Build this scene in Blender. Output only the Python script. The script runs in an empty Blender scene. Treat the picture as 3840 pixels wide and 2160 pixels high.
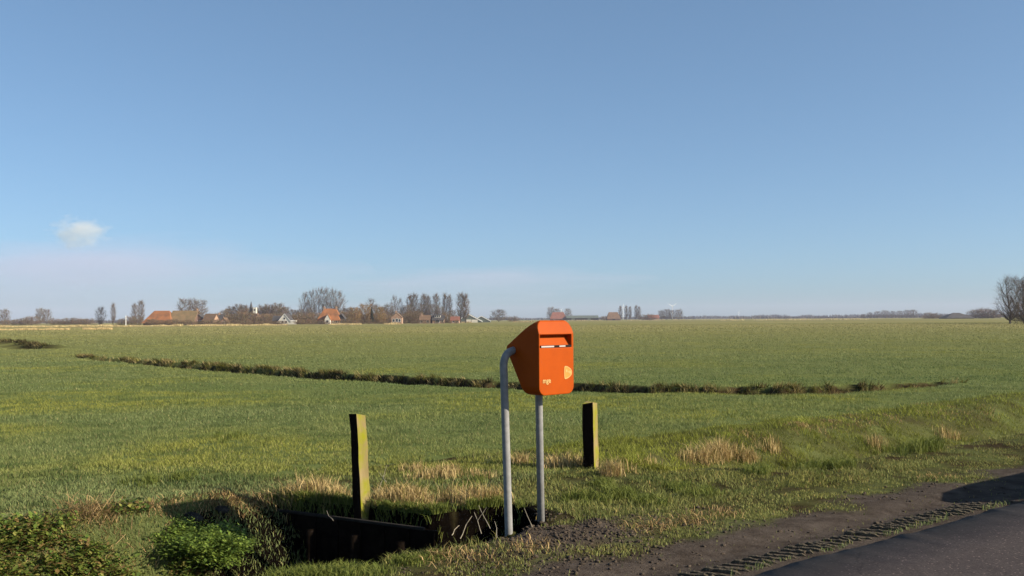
import bpy, bmesh, math, random
import numpy as np
from mathutils import Matrix, Vector

R = math.radians
rng = np.random.default_rng(7)
random.seed(7)
scene = bpy.context.scene
COL = scene.collection

# ------------------------------------------------------------------ camera
CAM_H = 1.55
LENS = 35.0
F = LENS / 36.0 * 3840.0
PITCH, ROLL = 1.80, -0.35
cam_d = bpy.data.cameras.new('camera')
cam = bpy.data.objects.new('camera', cam_d)
COL.objects.link(cam)
cam_d.lens = LENS
cam_d.sensor_width = 36.0
cam_d.clip_start = 0.1
cam_d.clip_end = 40000
CAM_M = Matrix.Translation((0, 0, CAM_H)) @ Matrix.Rotation(R(90 + PITCH), 4, 'X') @ Matrix.Rotation(R(ROLL), 4, 'Z')
cam.matrix_world = CAM_M
scene.camera = cam

# ------------------------------------------------------------------ sky, sun, exposure
SUN_EL = R(25)
SUN_AZ = Vector((0.956, -0.292, 0)).normalized()          # horizontal direction towards the sun
world = bpy.data.worlds.new('World')
scene.world = world
world.use_nodes = True
wn = world.node_tree
wn.nodes.clear()
sky = wn.nodes.new('ShaderNodeTexSky')
sky.sky_type = 'NISHITA'
sky.sun_disc = False
sky.sun_elevation = SUN_EL
sky.sun_rotation = math.atan2(SUN_AZ.x, SUN_AZ.y)
sky.altitude = 0
sky.air_density = 0.6
sky.dust_density = 1.0
sky.ozone_density = 5.0
bg = wn.nodes.new('ShaderNodeBackground')
bg.inputs['Strength'].default_value = 0.06
wo = wn.nodes.new('ShaderNodeOutputWorld')
tint = wn.nodes.new('ShaderNodeMix')                      # one even tint over the whole sky: the camera's cool white balance
tint.data_type = 'RGBA'
tint.blend_type = 'MULTIPLY'
tint.inputs[0].default_value = 1.0
tint.inputs[7].default_value = (2.02, 2.26, 2.24, 1)
soft = wn.nodes.new('ShaderNodeGamma')                    # an even tone curve over the whole sky: hazier, less contrast
soft.inputs['Gamma'].default_value = 0.7
wn.links.new(sky.outputs[0], soft.inputs[0])
wn.links.new(soft.outputs[0], tint.inputs[6])
wn.links.new(tint.outputs[2], bg.inputs[0])
wn.links.new(bg.outputs[0], wo.inputs[0])

sun_d = bpy.data.lights.new('sun', 'SUN')
sun_d.energy = 5.0
sun_d.angle = R(0.5)
sun_d.color = (1.0, 0.91, 0.74)
sun = bpy.data.objects.new('sun', sun_d)
COL.objects.link(sun)
to_sun = Vector((SUN_AZ.x * math.cos(SUN_EL), SUN_AZ.y * math.cos(SUN_EL), math.sin(SUN_EL)))
sun.rotation_euler = to_sun.to_track_quat('Z', 'Y').to_euler()

scene.view_settings.view_transform = 'Standard'
scene.view_settings.look = 'None'
scene.view_settings.exposure = 0.85
scene.cycles.volume_bounces = 3
scene.cycles.max_bounces = 8
scene.view_settings.gamma = 1.0
scene.view_settings.use_curve_mapping = False

# ------------------------------------------------------------------ small maths helpers
def ray(px, py):
    v = CAM_M.to_3x3() @ Vector(((px - 1920) / F, (1080 - py) / F, -1.0))
    return v

def on_ground(px, py, z=0.0):
    v = ray(px, py)
    t = (z - CAM_H) / v.z
    return Vector((v.x * t, v.y * t, z))

def at_depth(px, py, d):
    v = ray(px, py)
    return Vector((v.x * d / v.y, d, CAM_H + v.z * d / v.y))

def _hash(ix, iy, s):
    h = (ix.astype(np.int64) * 374761393 + iy.astype(np.int64) * 668265263 + s * 1442695041) & 0x7fffffff
    h = ((h ^ (h >> 13)) * 1274126177) & 0x7fffffff
    h = h ^ (h >> 16)
    return (h & 0xffff) / 65535.0

def noise(x, y, scale=1.0, seed=0):
    x = np.asarray(x, float) / scale + 1000.3
    y = np.asarray(y, float) / scale + 1000.7
    ix, iy = np.floor(x), np.floor(y)
    fx, fy = x - ix, y - iy
    fx = fx * fx * (3 - 2 * fx)
    fy = fy * fy * (3 - 2 * fy)
    a, b = _hash(ix, iy, seed), _hash(ix + 1, iy, seed)
    c, d = _hash(ix, iy + 1, seed), _hash(ix + 1, iy + 1, seed)
    return (a * (1 - fx) + b * fx) * (1 - fy) + (c * (1 - fx) + d * fx) * fy

def sstep(a, b, x):
    t = np.clip((x - a) / (b - a), 0, 1)
    return t * t * (3 - 2 * t)

# road frame: U runs along the road, V towards the field
UX, UY = 0.778, 0.628
def to_uv(x, y):
    return x * UX + y * UY, -x * UY + y * UX
def from_uv(u, v):
    return u * UX - v * UY, u * UY + v * UX

ASPH = 3.82                    # asphalt edge
WALL_A = on_ground(1060, 1872)     # field end of the retaining wall
WALL_B = on_ground(1575, 1934)     # its other end; from there an earth bank goes on round the letter box
_rim = sorted(((lambda p: to_uv(p.x, p.y)[::-1])(on_ground(*q)) for q in ((1930, 2016), (2000, 1946), (1905, 1900), (1600, 1928), (1060, 1872))))
RIM_V, RIM_U = np.array([r_[0] for r_ in _rim]), np.array([r_[1] for r_ in _rim])
def wall_u(v):
    return np.interp(v, RIM_V, RIM_U)

# field ditch: crest line of its near bank
DITCH_PX = [(250, 1337), (310, 1346), (480, 1364), (700, 1387), (980, 1408), (1250, 1425), (1560, 1444), (1900, 1460),
            (2300, 1472), (2800, 1481), (3150, 1477), (3300, 1470), (3480, 1456), (3600, 1438)]
DITCH = np.array([[p.x, p.y] for p in (on_ground(a, b) for a, b in DITCH_PX)])
DITCH_W = np.array([0.6, 1.0, 1.6, 1.9, 2.0, 2.0, 2.0, 2.0, 2.0, 2.0, 2.0, 1.9, 1.4, 0.3])
DITCHB_PX = [(-500, 1262), (-250, 1273), (0, 1294), (75, 1308)]
DITCHB = np.array([[p.x, p.y] for p in (on_ground(a, b) for a, b in DITCHB_PX)])
DITCHB_W = np.array([1.2, 1.2, 1.3, 1.4])

def poly_dist(x, y, P, W):
    """signed distance across a polyline (positive on the far side) and the width there"""
    best = np.full(x.shape, 1e9)
    sd = np.full(x.shape, 1e9)
    ww = np.full(x.shape, 1.0)
    for i in range(len(P) - 1):
        ax, ay = P[i]
        bx, by = P[i + 1]
        dx, dy = bx - ax, by - ay
        L2 = dx * dx + dy * dy
        t = np.clip(((x - ax) * dx + (y - ay) * dy) / L2, 0, 1)
        qx, qy = ax + t * dx, ay + t * dy
        d = np.hypot(x - qx, y - qy)
        m = d < best
        side = dx * (y - ay) - dy * (x - ax)
        sgn = np.where(side >= 0, 1.0, -1.0)
        # beyond the ends nothing is dug
        tt = ((x - ax) * dx + (y - ay) * dy) / L2
        off = np.zeros_like(d)
        if i == 0:
            off = np.where(tt < -0.02, 1e3, off)
        if i == len(P) - 2:
            off = np.where(tt > 1.02, 1e3, off)
        best = np.where(m, d, best)
        sd = np.where(m, d * sgn + off * sgn, sd)
        ww = np.where(m, W[i] * (1 - t) + W[i + 1] * t, ww)
    return sd, ww

def ground(x, y):
    """height, mud, brown earth, dry grass"""
    x = np.asarray(x, float)
    y = np.asarray(y, float)
    u, v = to_uv(x, y)
    near = sstep(60, 15, np.hypot(x, y))
    z = (noise(x, y, 2.3, 1) - 0.5) * 0.05 * near + (noise(x, y, 0.6, 2) - 0.5) * 0.035 * near
    z += (noise(x, y, 14, 3) - 0.5) * 0.10 * sstep(14, 30, y) * sstep(200, 80, y)
    flat = sstep(5.0, 4.4, v)
    z = z * (1 - 0.75 * flat)
    mud = sstep(4.95, 4.6, v + (noise(x, y, 0.5, 4) - 0.5) * 0.45 + (noise(x, y, 0.15, 5) - 0.5) * 0.2)
    # bare clods round the letter box
    bx, by = 0.35, 6.9
    q = ((u - 4.75) / 0.95) ** 2 + ((v - 5.25) / 0.48) ** 2
    box_mud = sstep(1.05, 0.35, q + (noise(x, y, 0.35, 6) - 0.5) * 0.9)
    mud = np.maximum(mud, box_mud)
    z += box_mud * (0.01 + 0.035 * noise(x, y, 0.12, 7))
    # road bed
    z = np.where(v < 3.70, -0.06, z)
    # ruts on the dirt
    z += -0.03 * np.exp(-((v - 4.28) / 0.16) ** 2) * sstep(1.0, 3.0, u)
    # roadside ditch, left of the dam
    ur = (noise(x, y, 0.8, 8) - 0.5) * 0.25
    nb = 5.47 + (noise(u, u * 0, 0.7, 9) - 0.5) * 0.10 + 0.12 * sstep(3.0, 2.4, u)
    fc = 8.30 + (noise(u, u * 0, 0.9, 10) - 0.5) * 0.25
    prof = sstep(nb, nb + 0.65 - 0.40 * sstep(3.4, 4.3, u), v) * (1 - sstep(6.95, fc, v))
    wu = wall_u(v)
    inleft = sstep(0.06, -0.0, u - wu)
    bank = 1 - np.exp(-((x + 0.02) ** 2 + (y - 7.38) ** 2) / 0.24 ** 2)      # the foot of the bent pole stands on firm ground
    dl = 1.05 * prof * inleft * bank
    pit = sstep(0.0, 0.08, prof * bank) * sstep(0.30, 0.18, u - wu) * sstep(2.9, 3.2, u) * (v < 8.2)  # mask for the hole's shade, painted into the ground colour
    # right of the dam
    nb2 = 6.05 + 1.0 * sstep(9.3, 7.4, u) + ur * 0.6
    fc2 = 8.55 + (noise(u, u * 0, 1.1, 11) - 0.5) * 0.3
    prof2 = sstep(nb2, nb2 + 0.7, v) * (1 - sstep(7.1, fc2, v))
    dr = 0.50 * prof2 * sstep(7.5, 9.2, u)
    z = z - dl - dr
    brown = np.clip(dl * np.where(u < 3.2, 0.35, 1.0) + dr * 0.35, 0, 1) * 0.9
    verge_ = ((v > 3.9) & (v < 9.2)) * sstep(40, 14, y)
    brown = np.maximum(brown, verge_ * (0.35 + 0.75 * noise(x, y, 0.3, 28)) * np.where((u < 3.3) & (v > 5.9), 0.4, np.where((u > 7.5) & (v > 6.9), 0.8, 1.0)))
    brown = np.maximum(brown, pit)
    # low rims along the far crest
    z += 0.06 * np.exp(-((v - 8.45) / 0.25) ** 2) * (u < 3.6)
    # dam surface slightly rutted
    # field ditch
    sd, w = poly_dist(x, y, DITCH, DITCH_W)
    wob = (noise(x, y, 0.9, 12) - 0.5) * 0.45 + (noise(x, y, 0.3, 27) - 0.5) * 0.3
    k = sstep(0.0, 0.45, sd + wob * 0.4) * (1 - sstep(w - 0.35, w + 0.02, sd + wob))
    z -= 0.55 * k
    brown = np.maximum(brown, np.clip(sstep(0.1, 0.3, sd) * (1 - sstep(w - 0.05, w + 0.12, sd + wob)), 0, 1))
    sd2, w2 = poly_dist(x, y, DITCHB, DITCHB_W)
    k2 = sstep(-0.6, 0.6, sd2) * (1 - sstep(w2 - 0.5, w2 + 0.02, sd2 + wob))
    z -= 0.55 * k2 - 0.25 * np.exp(-((sd2 - w2 - 0.5) / 0.9) ** 2)
    brown = np.maximum(brown, np.clip(sstep(0.3, 0.8, sd2) * (1 - sstep(w2 + 0.1, w2 + 0.4, sd2 + wob)), 0, 1))
    # parcels further out are drier; warm haze of distance painted in too
    dry = sstep(16, 60, y) * 0.30 + sstep(45, 150, y) * 0.55 + (noise(x, y, 60, 13) - 0.5) * 0.5 * sstep(60, 150, y)
    dry = dry + 0.5 * sstep(195, 205, y + x * 0.2) * sstep(-20, -70, x)
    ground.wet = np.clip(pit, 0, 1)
    return z, np.clip(mud, 0, 1), np.clip(brown, 0, 1), np.clip(dry, 0, 1)

def gz(x, y):
    return float(ground(np.array([x]), np.array([y]))[0][0])

# ------------------------------------------------------------------ materials
MATS = {}
def new_mat(name):
    m = bpy.data.materials.new(name)
    m.use_nodes = True
    m.node_tree.nodes.clear()
    return m, m.node_tree.nodes, m.node_tree.links

def mat(name, color, rough=0.7, vary=0.15, scale=8.0, bump=0.0, bscale=30.0, color2=None, metallic=0.0, spec=0.3, detail=6.0):
    """principled surface with noise-driven colour variation and relief"""
    if name in MATS:
        return MATS[name]
    m, N, L = new_mat(name)
    out = N.new('ShaderNodeOutputMaterial')
    p = N.new('ShaderNodeBsdfPrincipled')
    L.new(p.outputs[0], out.inputs[0])
    tc = N.new('ShaderNodeTexCoord')
    nz = N.new('ShaderNodeTexNoise')
    nz.inputs['Scale'].default_value = scale
    nz.inputs['Detail'].default_value = detail
    nz.inputs['Roughness'].default_value = 0.65
    L.new(tc.outputs['Object'], nz.inputs['Vector'])
    rp = N.new('ShaderNodeValToRGB')
    c2 = color2 if color2 else tuple(c * (1 + vary) for c in color)
    c1 = color if color2 else tuple(c * (1 - vary) for c in color)
    rp.color_ramp.elements[0].position = 0.35
    rp.color_ramp.elements[1].position = 0.68
    rp.color_ramp.elements[0].color = (*c1, 1)
    rp.color_ramp.elements[1].color = (*c2, 1)
    L.new(nz.outputs[0], rp.inputs[0])
    L.new(rp.outputs[0], p.inputs['Base Color'])
    p.inputs['Roughness'].default_value = rough
    p.inputs['Metallic'].default_value = metallic
    p.inputs['Specular IOR Level'].default_value = spec
    if bump:
        n2 = N.new('ShaderNodeTexNoise')
        n2.inputs['Scale'].default_value = bscale
        n2.inputs['Detail'].default_value = 5
        L.new(tc.outputs['Object'], n2.inputs['Vector'])
        b = N.new('ShaderNodeBump')
        b.inputs['Strength'].default_value = bump
        b.inputs['Distance'].default_value = 0.02
        L.new(n2.outputs[0], b.inputs['Height'])
        L.new(b.outputs[0], p.inputs['Normal'])
    MATS[name] = m
    return m

def blade_mat(name, translucent=0.3, rough=0.6):
    """grass, straw and leaves: the colour of each blade is stored on it"""
    m, N, L = new_mat(name)
    out = N.new('ShaderNodeOutputMaterial')
    at = N.new('ShaderNodeAttribute')
    at.attribute_name = 'Col'
    p = N.new('ShaderNodeBsdfPrincipled')
    p.inputs['Roughness'].default_value = rough
    p.inputs['Specular IOR Level'].default_value = 0.08
    t = N.new('ShaderNodeBsdfTranslucent')
    mx = N.new('ShaderNodeMixShader')
    mx.inputs[0].default_value = translucent
    L.new(at.outputs['Color'], p.inputs['Base Color'])
    L.new(at.outputs['Color'], t.inputs['Color'])
    L.new(p.outputs[0], mx.inputs[1])
    L.new(t.outputs[0], mx.inputs[2])
    L.new(mx.outputs[0], out.inputs[0])
    return m

def ground_mat():
    m, N, L = new_mat('ground')
    out = N.new('ShaderNodeOutputMaterial')
    p = N.new('ShaderNodeBsdfPrincipled')
    p.inputs['Roughness'].default_value = 1.0
    p.inputs['Specular IOR Level'].default_value = 0.02
    L.new(p.outputs[0], out.inputs[0])
    geo = N.new('ShaderNodeNewGeometry')
    at = N.new('ShaderNodeAttribute')
    at.attribute_name = 'mask'
    sep = N.new('ShaderNodeSeparateColor')
    L.new(at.outputs['Color'], sep.inputs[0])
    def nz(scale, detail=6, rough=0.6):
        n = N.new('ShaderNodeTexNoise')
        n.inputs['Scale'].default_value = scale
        n.inputs['Detail'].default_value = detail
        n.inputs['Roughness'].default_value = rough
        L.new(geo.outputs['Position'], n.inputs['Vector'])
        return n.outputs[0]
    def ramp(src, c1, c2, p1=0.35, p2=0.65):
        r = N.new('ShaderNodeValToRGB')
        r.color_ramp.elements[0].color = (*c1, 1)
        r.color_ramp.elements[1].color = (*c2, 1)
        r.color_ramp.elements[0].position = p1
        r.color_ramp.elements[1].position = p2
        L.new(src, r.inputs[0])
        return r.outputs[0]
    def mix(f, a, b):
        x = N.new('ShaderNodeMix')
        x.data_type = 'RGBA'
        if isinstance(f, float):
            x.inputs[0].default_value = f
        else:
            L.new(f, x.inputs[0])
        L.new(a, x.inputs[6])
        L.new(b, x.inputs[7])
        return x.outputs[2]
    g1 = ramp(nz(0.35, 8), (0.100, 0.122, 0.038), (0.135, 0.158, 0.052))
    g2 = ramp(nz(6.0, 8, 0.75), (0.065, 0.084, 0.025), (0.150, 0.170, 0.052))
    grass = mix(0.5, g1, g2)
    dry_haze = ramp(nz(0.05, 7), (0.195, 0.176, 0.064), (0.238, 0.205, 0.082))
    c = mix(sep.outputs[2], grass, dry_haze)
    soil = ramp(nz(9.0, 9, 0.7), (0.020, 0.013, 0.006), (0.058, 0.042, 0.020))
    c = mix(sep.outputs[1], c, soil)
    mudc = ramp(nz(5.0, 10, 0.75), (0.040, 0.030, 0.024), (0.092, 0.073, 0.060))
    c = mix(sep.outputs[0], c, mudc)
    wet = ramp(nz(12.0, 8, 0.7), (0.0015, 0.001, 0.0008), (0.005, 0.0035, 0.0025))  # near-black soil colour standing in for shade in the hole
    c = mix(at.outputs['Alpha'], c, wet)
    L.new(c, p.inputs['Base Color'])
    b = N.new('ShaderNodeBump')
    b.inputs['Strength'].default_value = 0.7
    b.inputs['Distance'].default_value = 0.03
    L.new(nz(28.0, 8, 0.75), b.inputs['Height'])
    L.new(b.outputs[0], p.inputs['Normal'])
    return m

def road_mat():
    m, N, L = new_mat('asphalt')
    out = N.new('ShaderNodeOutputMaterial')
    p = N.new('ShaderNodeBsdfPrincipled')
    p.inputs['Roughness'].default_value = 0.95
    p.inputs['Specular IOR Level'].default_value = 0.1
    L.new(p.outputs[0], out.inputs[0])
    geo = N.new('ShaderNodeNewGeometry')
    def nz(scale, detail=6, rough=0.6):
        n = N.new('ShaderNodeTexNoise')
        n.inputs['Scale'].default_value = scale
        n.inputs['Detail'].default_value = detail
        n.inputs['Roughness'].default_value = rough
        L.new(geo.outputs['Position'], n.inputs['Vector'])
        return n.outputs[0]
    def ramp(src, c1, c2, p1, p2):
        r = N.new('ShaderNodeValToRGB')
        r.color_ramp.elements[0].color = (*c1, 1)
        r.color_ramp.elements[1].color = (*c2, 1)
        r.color_ramp.elements[0].position = p1
        r.color_ramp.elements[1].position = p2
        L.new(src, r.inputs[0])
        return r.outputs[0]
    base = ramp(nz(1.6, 12, 0.8), (0.040, 0.032, 0.032), (0.069, 0.056, 0.054), 0.33, 0.67)
    fine = ramp(nz(70, 6, 0.9), (0.45, 0.45, 0.45), (1.65, 1.6, 1.55), 0.36, 0.66)
    vo = N.new('ShaderNodeTexVoronoi')
    vo.inputs['Scale'].default_value = 28
    L.new(geo.outputs['Position'], vo.inputs['Vector'])
    spk = ramp(vo.outputs['Distance'], (3.2, 3.0, 2.8), (1, 1, 1), 0.10, 0.20)
    def mul(a, b):
        x = N.new('ShaderNodeMix')
        x.data_type = 'RGBA'
        x.blend_type = 'MULTIPLY'
        x.inputs[0].default_value = 1.0
        L.new(a, x.inputs[6])
        L.new(b, x.inputs[7])
        return x.outputs[2]
    dt = N.new('ShaderNodeVectorMath')
    dt.operation = 'DOT_PRODUCT'
    dt.inputs[1].default_value = (-UY, UX, 0)
    L.new(geo.outputs['Position'], dt.inputs[0])
    ns = N.new('ShaderNodeMath')
    ns.operation = 'MULTIPLY_ADD'
    ns.inputs[1].default_value = 0.55
    L.new(nz(3.5, 8, 0.75), ns.inputs[0])
    L.new(dt.outputs['Value'], ns.inputs[2])
    edge_ = N.new('ShaderNodeMapRange')
    edge_.inputs['From Min'].default_value = 3.72
    edge_.inputs['From Max'].default_value = 4.12
    edge_.inputs['To Max'].default_value = 0.85
    L.new(ns.outputs[0], edge_.inputs['Value'])
    ck = N.new('ShaderNodeTexVoronoi')
    ck.feature = 'DISTANCE_TO_EDGE'
    ck.inputs['Scale'].default_value = 0.35
    wv = N.new('ShaderNodeVectorMath')
    wv.operation = 'MULTIPLY_ADD'
    n3 = N.new('ShaderNodeTexNoise')
    n3.inputs['Scale'].default_value = 2.5
    n3.inputs['Detail'].default_value = 6
    L.new(geo.outputs['Position'], n3.inputs['Vector'])
    L.new(n3.outputs['Color'], wv.inputs[0])
    wv.inputs[1].default_value = (0.5, 0.5, 0.5)
    L.new(geo.outputs['Position'], wv.inputs[2])
    L.new(wv.outputs[0], ck.inputs['Vector'])
    crack = ramp(ck.outputs['Distance'], (0.6, 0.6, 0.6), (1, 1, 1), 0.001, 0.005)
    mudc = ramp(nz(8.0, 8, 0.75), (0.045, 0.034, 0.027), (0.10, 0.08, 0.065), 0.35, 0.65)
    em = N.new('ShaderNodeMix')
    em.data_type = 'RGBA'
    L.new(edge_.outputs[0], em.inputs[0])
    L.new(mul(mul(mul(base, fine), spk), crack), em.inputs[6])
    L.new(mudc, em.inputs[7])
    L.new(em.outputs[2], p.inputs['Base Color'])
    b = N.new('ShaderNodeBump')
    b.inputs['Strength'].default_value = 0.5
    b.inputs['Distance'].default_value = 0.006
    L.new(nz(120, 5, 0.8), b.inputs['Height'])
    L.new(b.outputs[0], p.inputs['Normal'])
    return m

M_GROUND = ground_mat()
M_ROAD = road_mat()
M_GRASS = blade_mat('grass blades', 0.28)
M_STRAW = blade_mat('straw', 0.18, 0.7)
M_LEAF = blade_mat('herb leaves', 0.35, 0.5)
M_TWIG = blade_mat('twigs', 0.0, 0.9)
M_CLOD = mat('earth clods', (0.030, 0.020, 0.013), 0.95, color2=(0.085, 0.062, 0.042), scale=18, bump=0.6, bscale=60)

# ------------------------------------------------------------------ mesh helpers
def tag(o, label=None, cat=None, group=None, kind=None):
    if label: o['label'] = label
    if cat: o['category'] = cat
    if group: o['group'] = group
    if kind: o['kind'] = kind
    return o

def link(name, me, parent=None, material=None):
    o = bpy.data.objects.new(name, me)
    COL.objects.link(o)
    if material is not None and me is not None and len(me.materials) == 0:
        me.materials.append(material)
    if parent is not None:
        o.parent = parent
    return o

def empty(name, loc=(0, 0, 0), rz=0.0):
    o = bpy.data.objects.new(name, None)
    COL.objects.link(o)
    o.location = loc
    o.rotation_euler = (0, 0, rz)
    o.empty_display_size = 0.2
    return o

def np_mesh(name, verts, faces, material=None, col=None, smooth=False):
    """verts (N,3), faces (M,3) or (M,4) int arrays"""
    me = bpy.data.meshes.new(name)
    verts = np.asarray(verts, np.float32)
    faces = np.asarray(faces, np.int32)
    k = faces.shape[1]
    me.vertices.add(len(verts))
    me.vertices.foreach_set('co', verts.ravel())
    me.loops.add(faces.size)
    me.loops.foreach_set('vertex_index', faces.ravel())
    me.polygons.add(len(faces))
    me.polygons.foreach_set('loop_start', np.arange(0, faces.size, k, dtype=np.int32))
    if smooth:
        me.polygons.foreach_set('use_smooth', np.ones(len(faces), bool))
    me.update(calc_edges=True)
    if col is not None:
        a = me.color_attributes.new('Col', 'FLOAT_COLOR', 'POINT')
        c4 = np.ones((len(verts), 4), np.float32)
        c4[:, :3] = col
        a.data.foreach_set('color', c4.ravel())
    if material:
        me.materials.append(material)
    return me

def bm_mesh(bm, name, material=None, smooth=False):
    me = bpy.data.meshes.new(name)
    bmesh.ops.recalc_face_normals(bm, faces=bm.faces)
    if smooth:
        for f in bm.faces: f.smooth = True
    bm.to_mesh(me)
    bm.free()
    if material: me.materials.append(material)
    return me

def add_box(bm, x0, x1, y0, y1, z0, z1):
    vs = [bm.verts.new(p) for p in ((x0, y0, z0), (x1, y0, z0), (x1, y1, z0), (x0, y1, z0),
                                     (x0, y0, z1), (x1, y0, z1), (x1, y1, z1), (x0, y1, z1))]
    for f in ((0, 3, 2, 1), (4, 5, 6, 7), (0, 1, 5, 4), (1, 2, 6, 5), (2, 3, 7, 6), (3, 0, 4, 7)):
        bm.faces.new([vs[i] for i in f])

def box_mesh(name, x0, x1, y0, y1, z0, z1, material=None, bevel=0.0):
    bm = bmesh.new()
    add_box(bm, x0, x1, y0, y1, z0, z1)
    if bevel:
        bmesh.ops.bevel(bm, geom=bm.edges[:], offset=bevel, segments=2, profile=0.6, affect='EDGES')
    return bm_mesh(bm, name, material)

def tube(bm, pts, rads, seg=8, cap=True):
    rings = []
    n = len(pts)
    pts = [Vector(p) for p in pts]
    up = Vector((0.13, 0.27, 0.95))
    prev = None
    for i, p in enumerate(pts):
        t = (pts[min(i + 1, n - 1)] - pts[max(i - 1, 0)]).normalized()
        a = (prev if prev is not None else (up.cross(t) if abs(up.dot(t)) < 0.95 else Vector((1, 0, 0)).cross(t)))
        a = (a - t * a.dot(t)).normalized()
        prev = a
        b = t.cross(a)
        r = rads[i] if hasattr(rads, '__len__') else rads
        rings.append([bm.verts.new(p + (a * math.cos(6.28318 * k / seg) + b * math.sin(6.28318 * k / seg)) * r) for k in range(seg)])
    for i in range(n - 1):
        for k in range(seg):
            bm.faces.new((rings[i][k], rings[i][(k + 1) % seg], rings[i + 1][(k + 1) % seg], rings[i + 1][k]))
    if cap:
        bm.faces.new(rings[0][::-1])
        bm.faces.new(rings[-1])

def prism(bm, poly, axis_vec, length):
    """closed polygon (list of Vector) extruded along axis_vec*length"""
    a = [bm.verts.new(p) for p in poly]
    b = [bm.verts.new(p + axis_vec * length) for p in poly]
    n = len(poly)
    bm.faces.new(a[::-1])
    bm.faces.new(b)
    for i in range(n):
        bm.faces.new((a[i], a[(i + 1) % n], b[(i + 1) % n], b[i]))

def boolean(a, b, op):
    oa = bpy.data.objects.new('tmp_a', a)
    ob = bpy.data.objects.new('tmp_b', b)
    COL.objects.link(oa)
    COL.objects.link(ob)
    md = oa.modifiers.new('b', 'BOOLEAN')
    md.operation = op
    md.object = ob
    md.solver = 'EXACT'
    dg = bpy.context.evaluated_depsgraph_get()
    me = bpy.data.meshes.new_from_object(oa.evaluated_get(dg))
    bpy.data.objects.remove(oa)
    bpy.data.objects.remove(ob)
    return me

# ------------------------------------------------------------------ the ground
def grow(start, stop, step, g):
    out = [start]
    while out[-1] < stop:
        out.append(out[-1] + step)
        step *= g
    return np.array(out)

xs_r = grow(9.2, 9000, 0.10, 1.055)
xs_l = -grow(5.2, 9000, 0.10, 1.045)[::-1]
xs = np.concatenate([xs_l, np.arange(-5.1, 9.15, 0.055), xs_r])
ys = np.concatenate([-grow(1.0, 400, 0.5, 1.4)[::-1], np.arange(-0.8, 4.2, 0.2), np.arange(4.2, 12.5, 0.055),
                     np.arange(12.5, 20, 0.12), np.arange(20, 30, 0.11), grow(30, 9000, 0.16, 1.035)])
GX, GY = np.meshgrid(xs, ys)
gzv, gm, gb, gd = ground(GX.ravel(), GY.ravel())
nx, ny = len(xs), len(ys)
idx = np.arange(nx * ny).reshape(ny, nx)
gf = np.stack([idx[:-1, :-1].ravel(), idx[:-1, 1:].ravel(), idx[1:, 1:].ravel(), idx[1:, :-1].ravel()], 1)
gme = np_mesh('ground', np.stack([GX.ravel(), GY.ravel(), gzv], 1), gf, M_GROUND, smooth=True)
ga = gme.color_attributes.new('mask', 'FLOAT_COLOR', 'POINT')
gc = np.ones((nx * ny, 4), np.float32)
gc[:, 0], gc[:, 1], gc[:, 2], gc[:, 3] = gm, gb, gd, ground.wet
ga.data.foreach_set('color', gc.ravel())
tag(link('ground', gme), kind='structure')

# road: one asphalt sheet with a ragged edge and a small drop at its side
us = np.concatenate([np.arange(-40, 0, 1.0), np.arange(0, 14, 0.08), grow(14, 300, 0.3, 1.05)])
edge = ASPH + (noise(us, us * 0, 0.5, 20) - 0.5) * 0.07 + (noise(us, us * 0, 0.14, 21) - 0.5) * 0.05
rows = []
for off, zz in ((None, 0.018), (-0.6, 0.022), (-0.03, 0.020), (0.0, -0.03)):
    vv = np.full_like(us, -1.6) if off is None else edge + off
    x, y = from_uv(us, vv)
    rows.append(np.stack([x, y, np.full_like(us, zz)], 1))
rv = np.concatenate(rows)
n = len(us)
rf = []
for r_ in range(3):
    a = np.arange(n - 1) + r_ * n
    rf.append(np.stack([a, a + 1, a + 1 + n, a + n], 1))
rme = np_mesh('road', rv, np.concatenate(rf), M_ROAD)
road = tag(link('road', rme), kind='structure')

# ditch water
def water_mat():
    m, N, L = new_mat('ditch water')
    out = N.new('ShaderNodeOutputMaterial')
    p = N.new('ShaderNodeBsdfPrincipled')
    p.inputs['Base Color'].default_value = (0.012, 0.012, 0.008, 1)
    p.inputs['Roughness'].default_value = 0.12
    p.inputs['IOR'].default_value = 1.33
    n = N.new('ShaderNodeTexNoise')
    n.inputs['Scale'].default_value = 3.0
    b = N.new('ShaderNodeBump')
    b.inputs['Strength'].default_value = 0.15
    b.inputs['Distance'].default_value = 0.02
    L.new(n.outputs[0], b.inputs['Height'])
    L.new(b.outputs[0], p.inputs['Normal'])
    L.new(p.outputs[0], out.inputs[0])
    return m
M_WATER = water_mat()
def water_strip(pts_a, pts_b, z):
    v = [(p[0], p[1], z) for p in pts_a] + [(p[0], p[1], z) for p in pts_b]
    n = len(pts_a)
    f = [(i, i + 1, n + i + 1, n + i) for i in range(n - 1)]
    me = np_mesh('ditch_water', np.array(v), np.array(f), M_WATER)
    return tag(link('ditch_water', me), kind='structure')
water_strip([from_uv(u, 5.9) for u in (-20, 0, 3.7)], [from_uv(u, 7.9) for u in (-20, 0, 3.7)], -0.90)
nb_ = DITCHB
dirs = np.gradient(nb_, axis=0)
nrm = np.stack([-dirs[:, 1], dirs[:, 0]], 1)
nrm /= np.linalg.norm(nrm, axis=1)[:, None]
water_strip(nb_ - nrm * 0.4, nb_ + nrm * DITCHB_W[:, None], -0.30)

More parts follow.
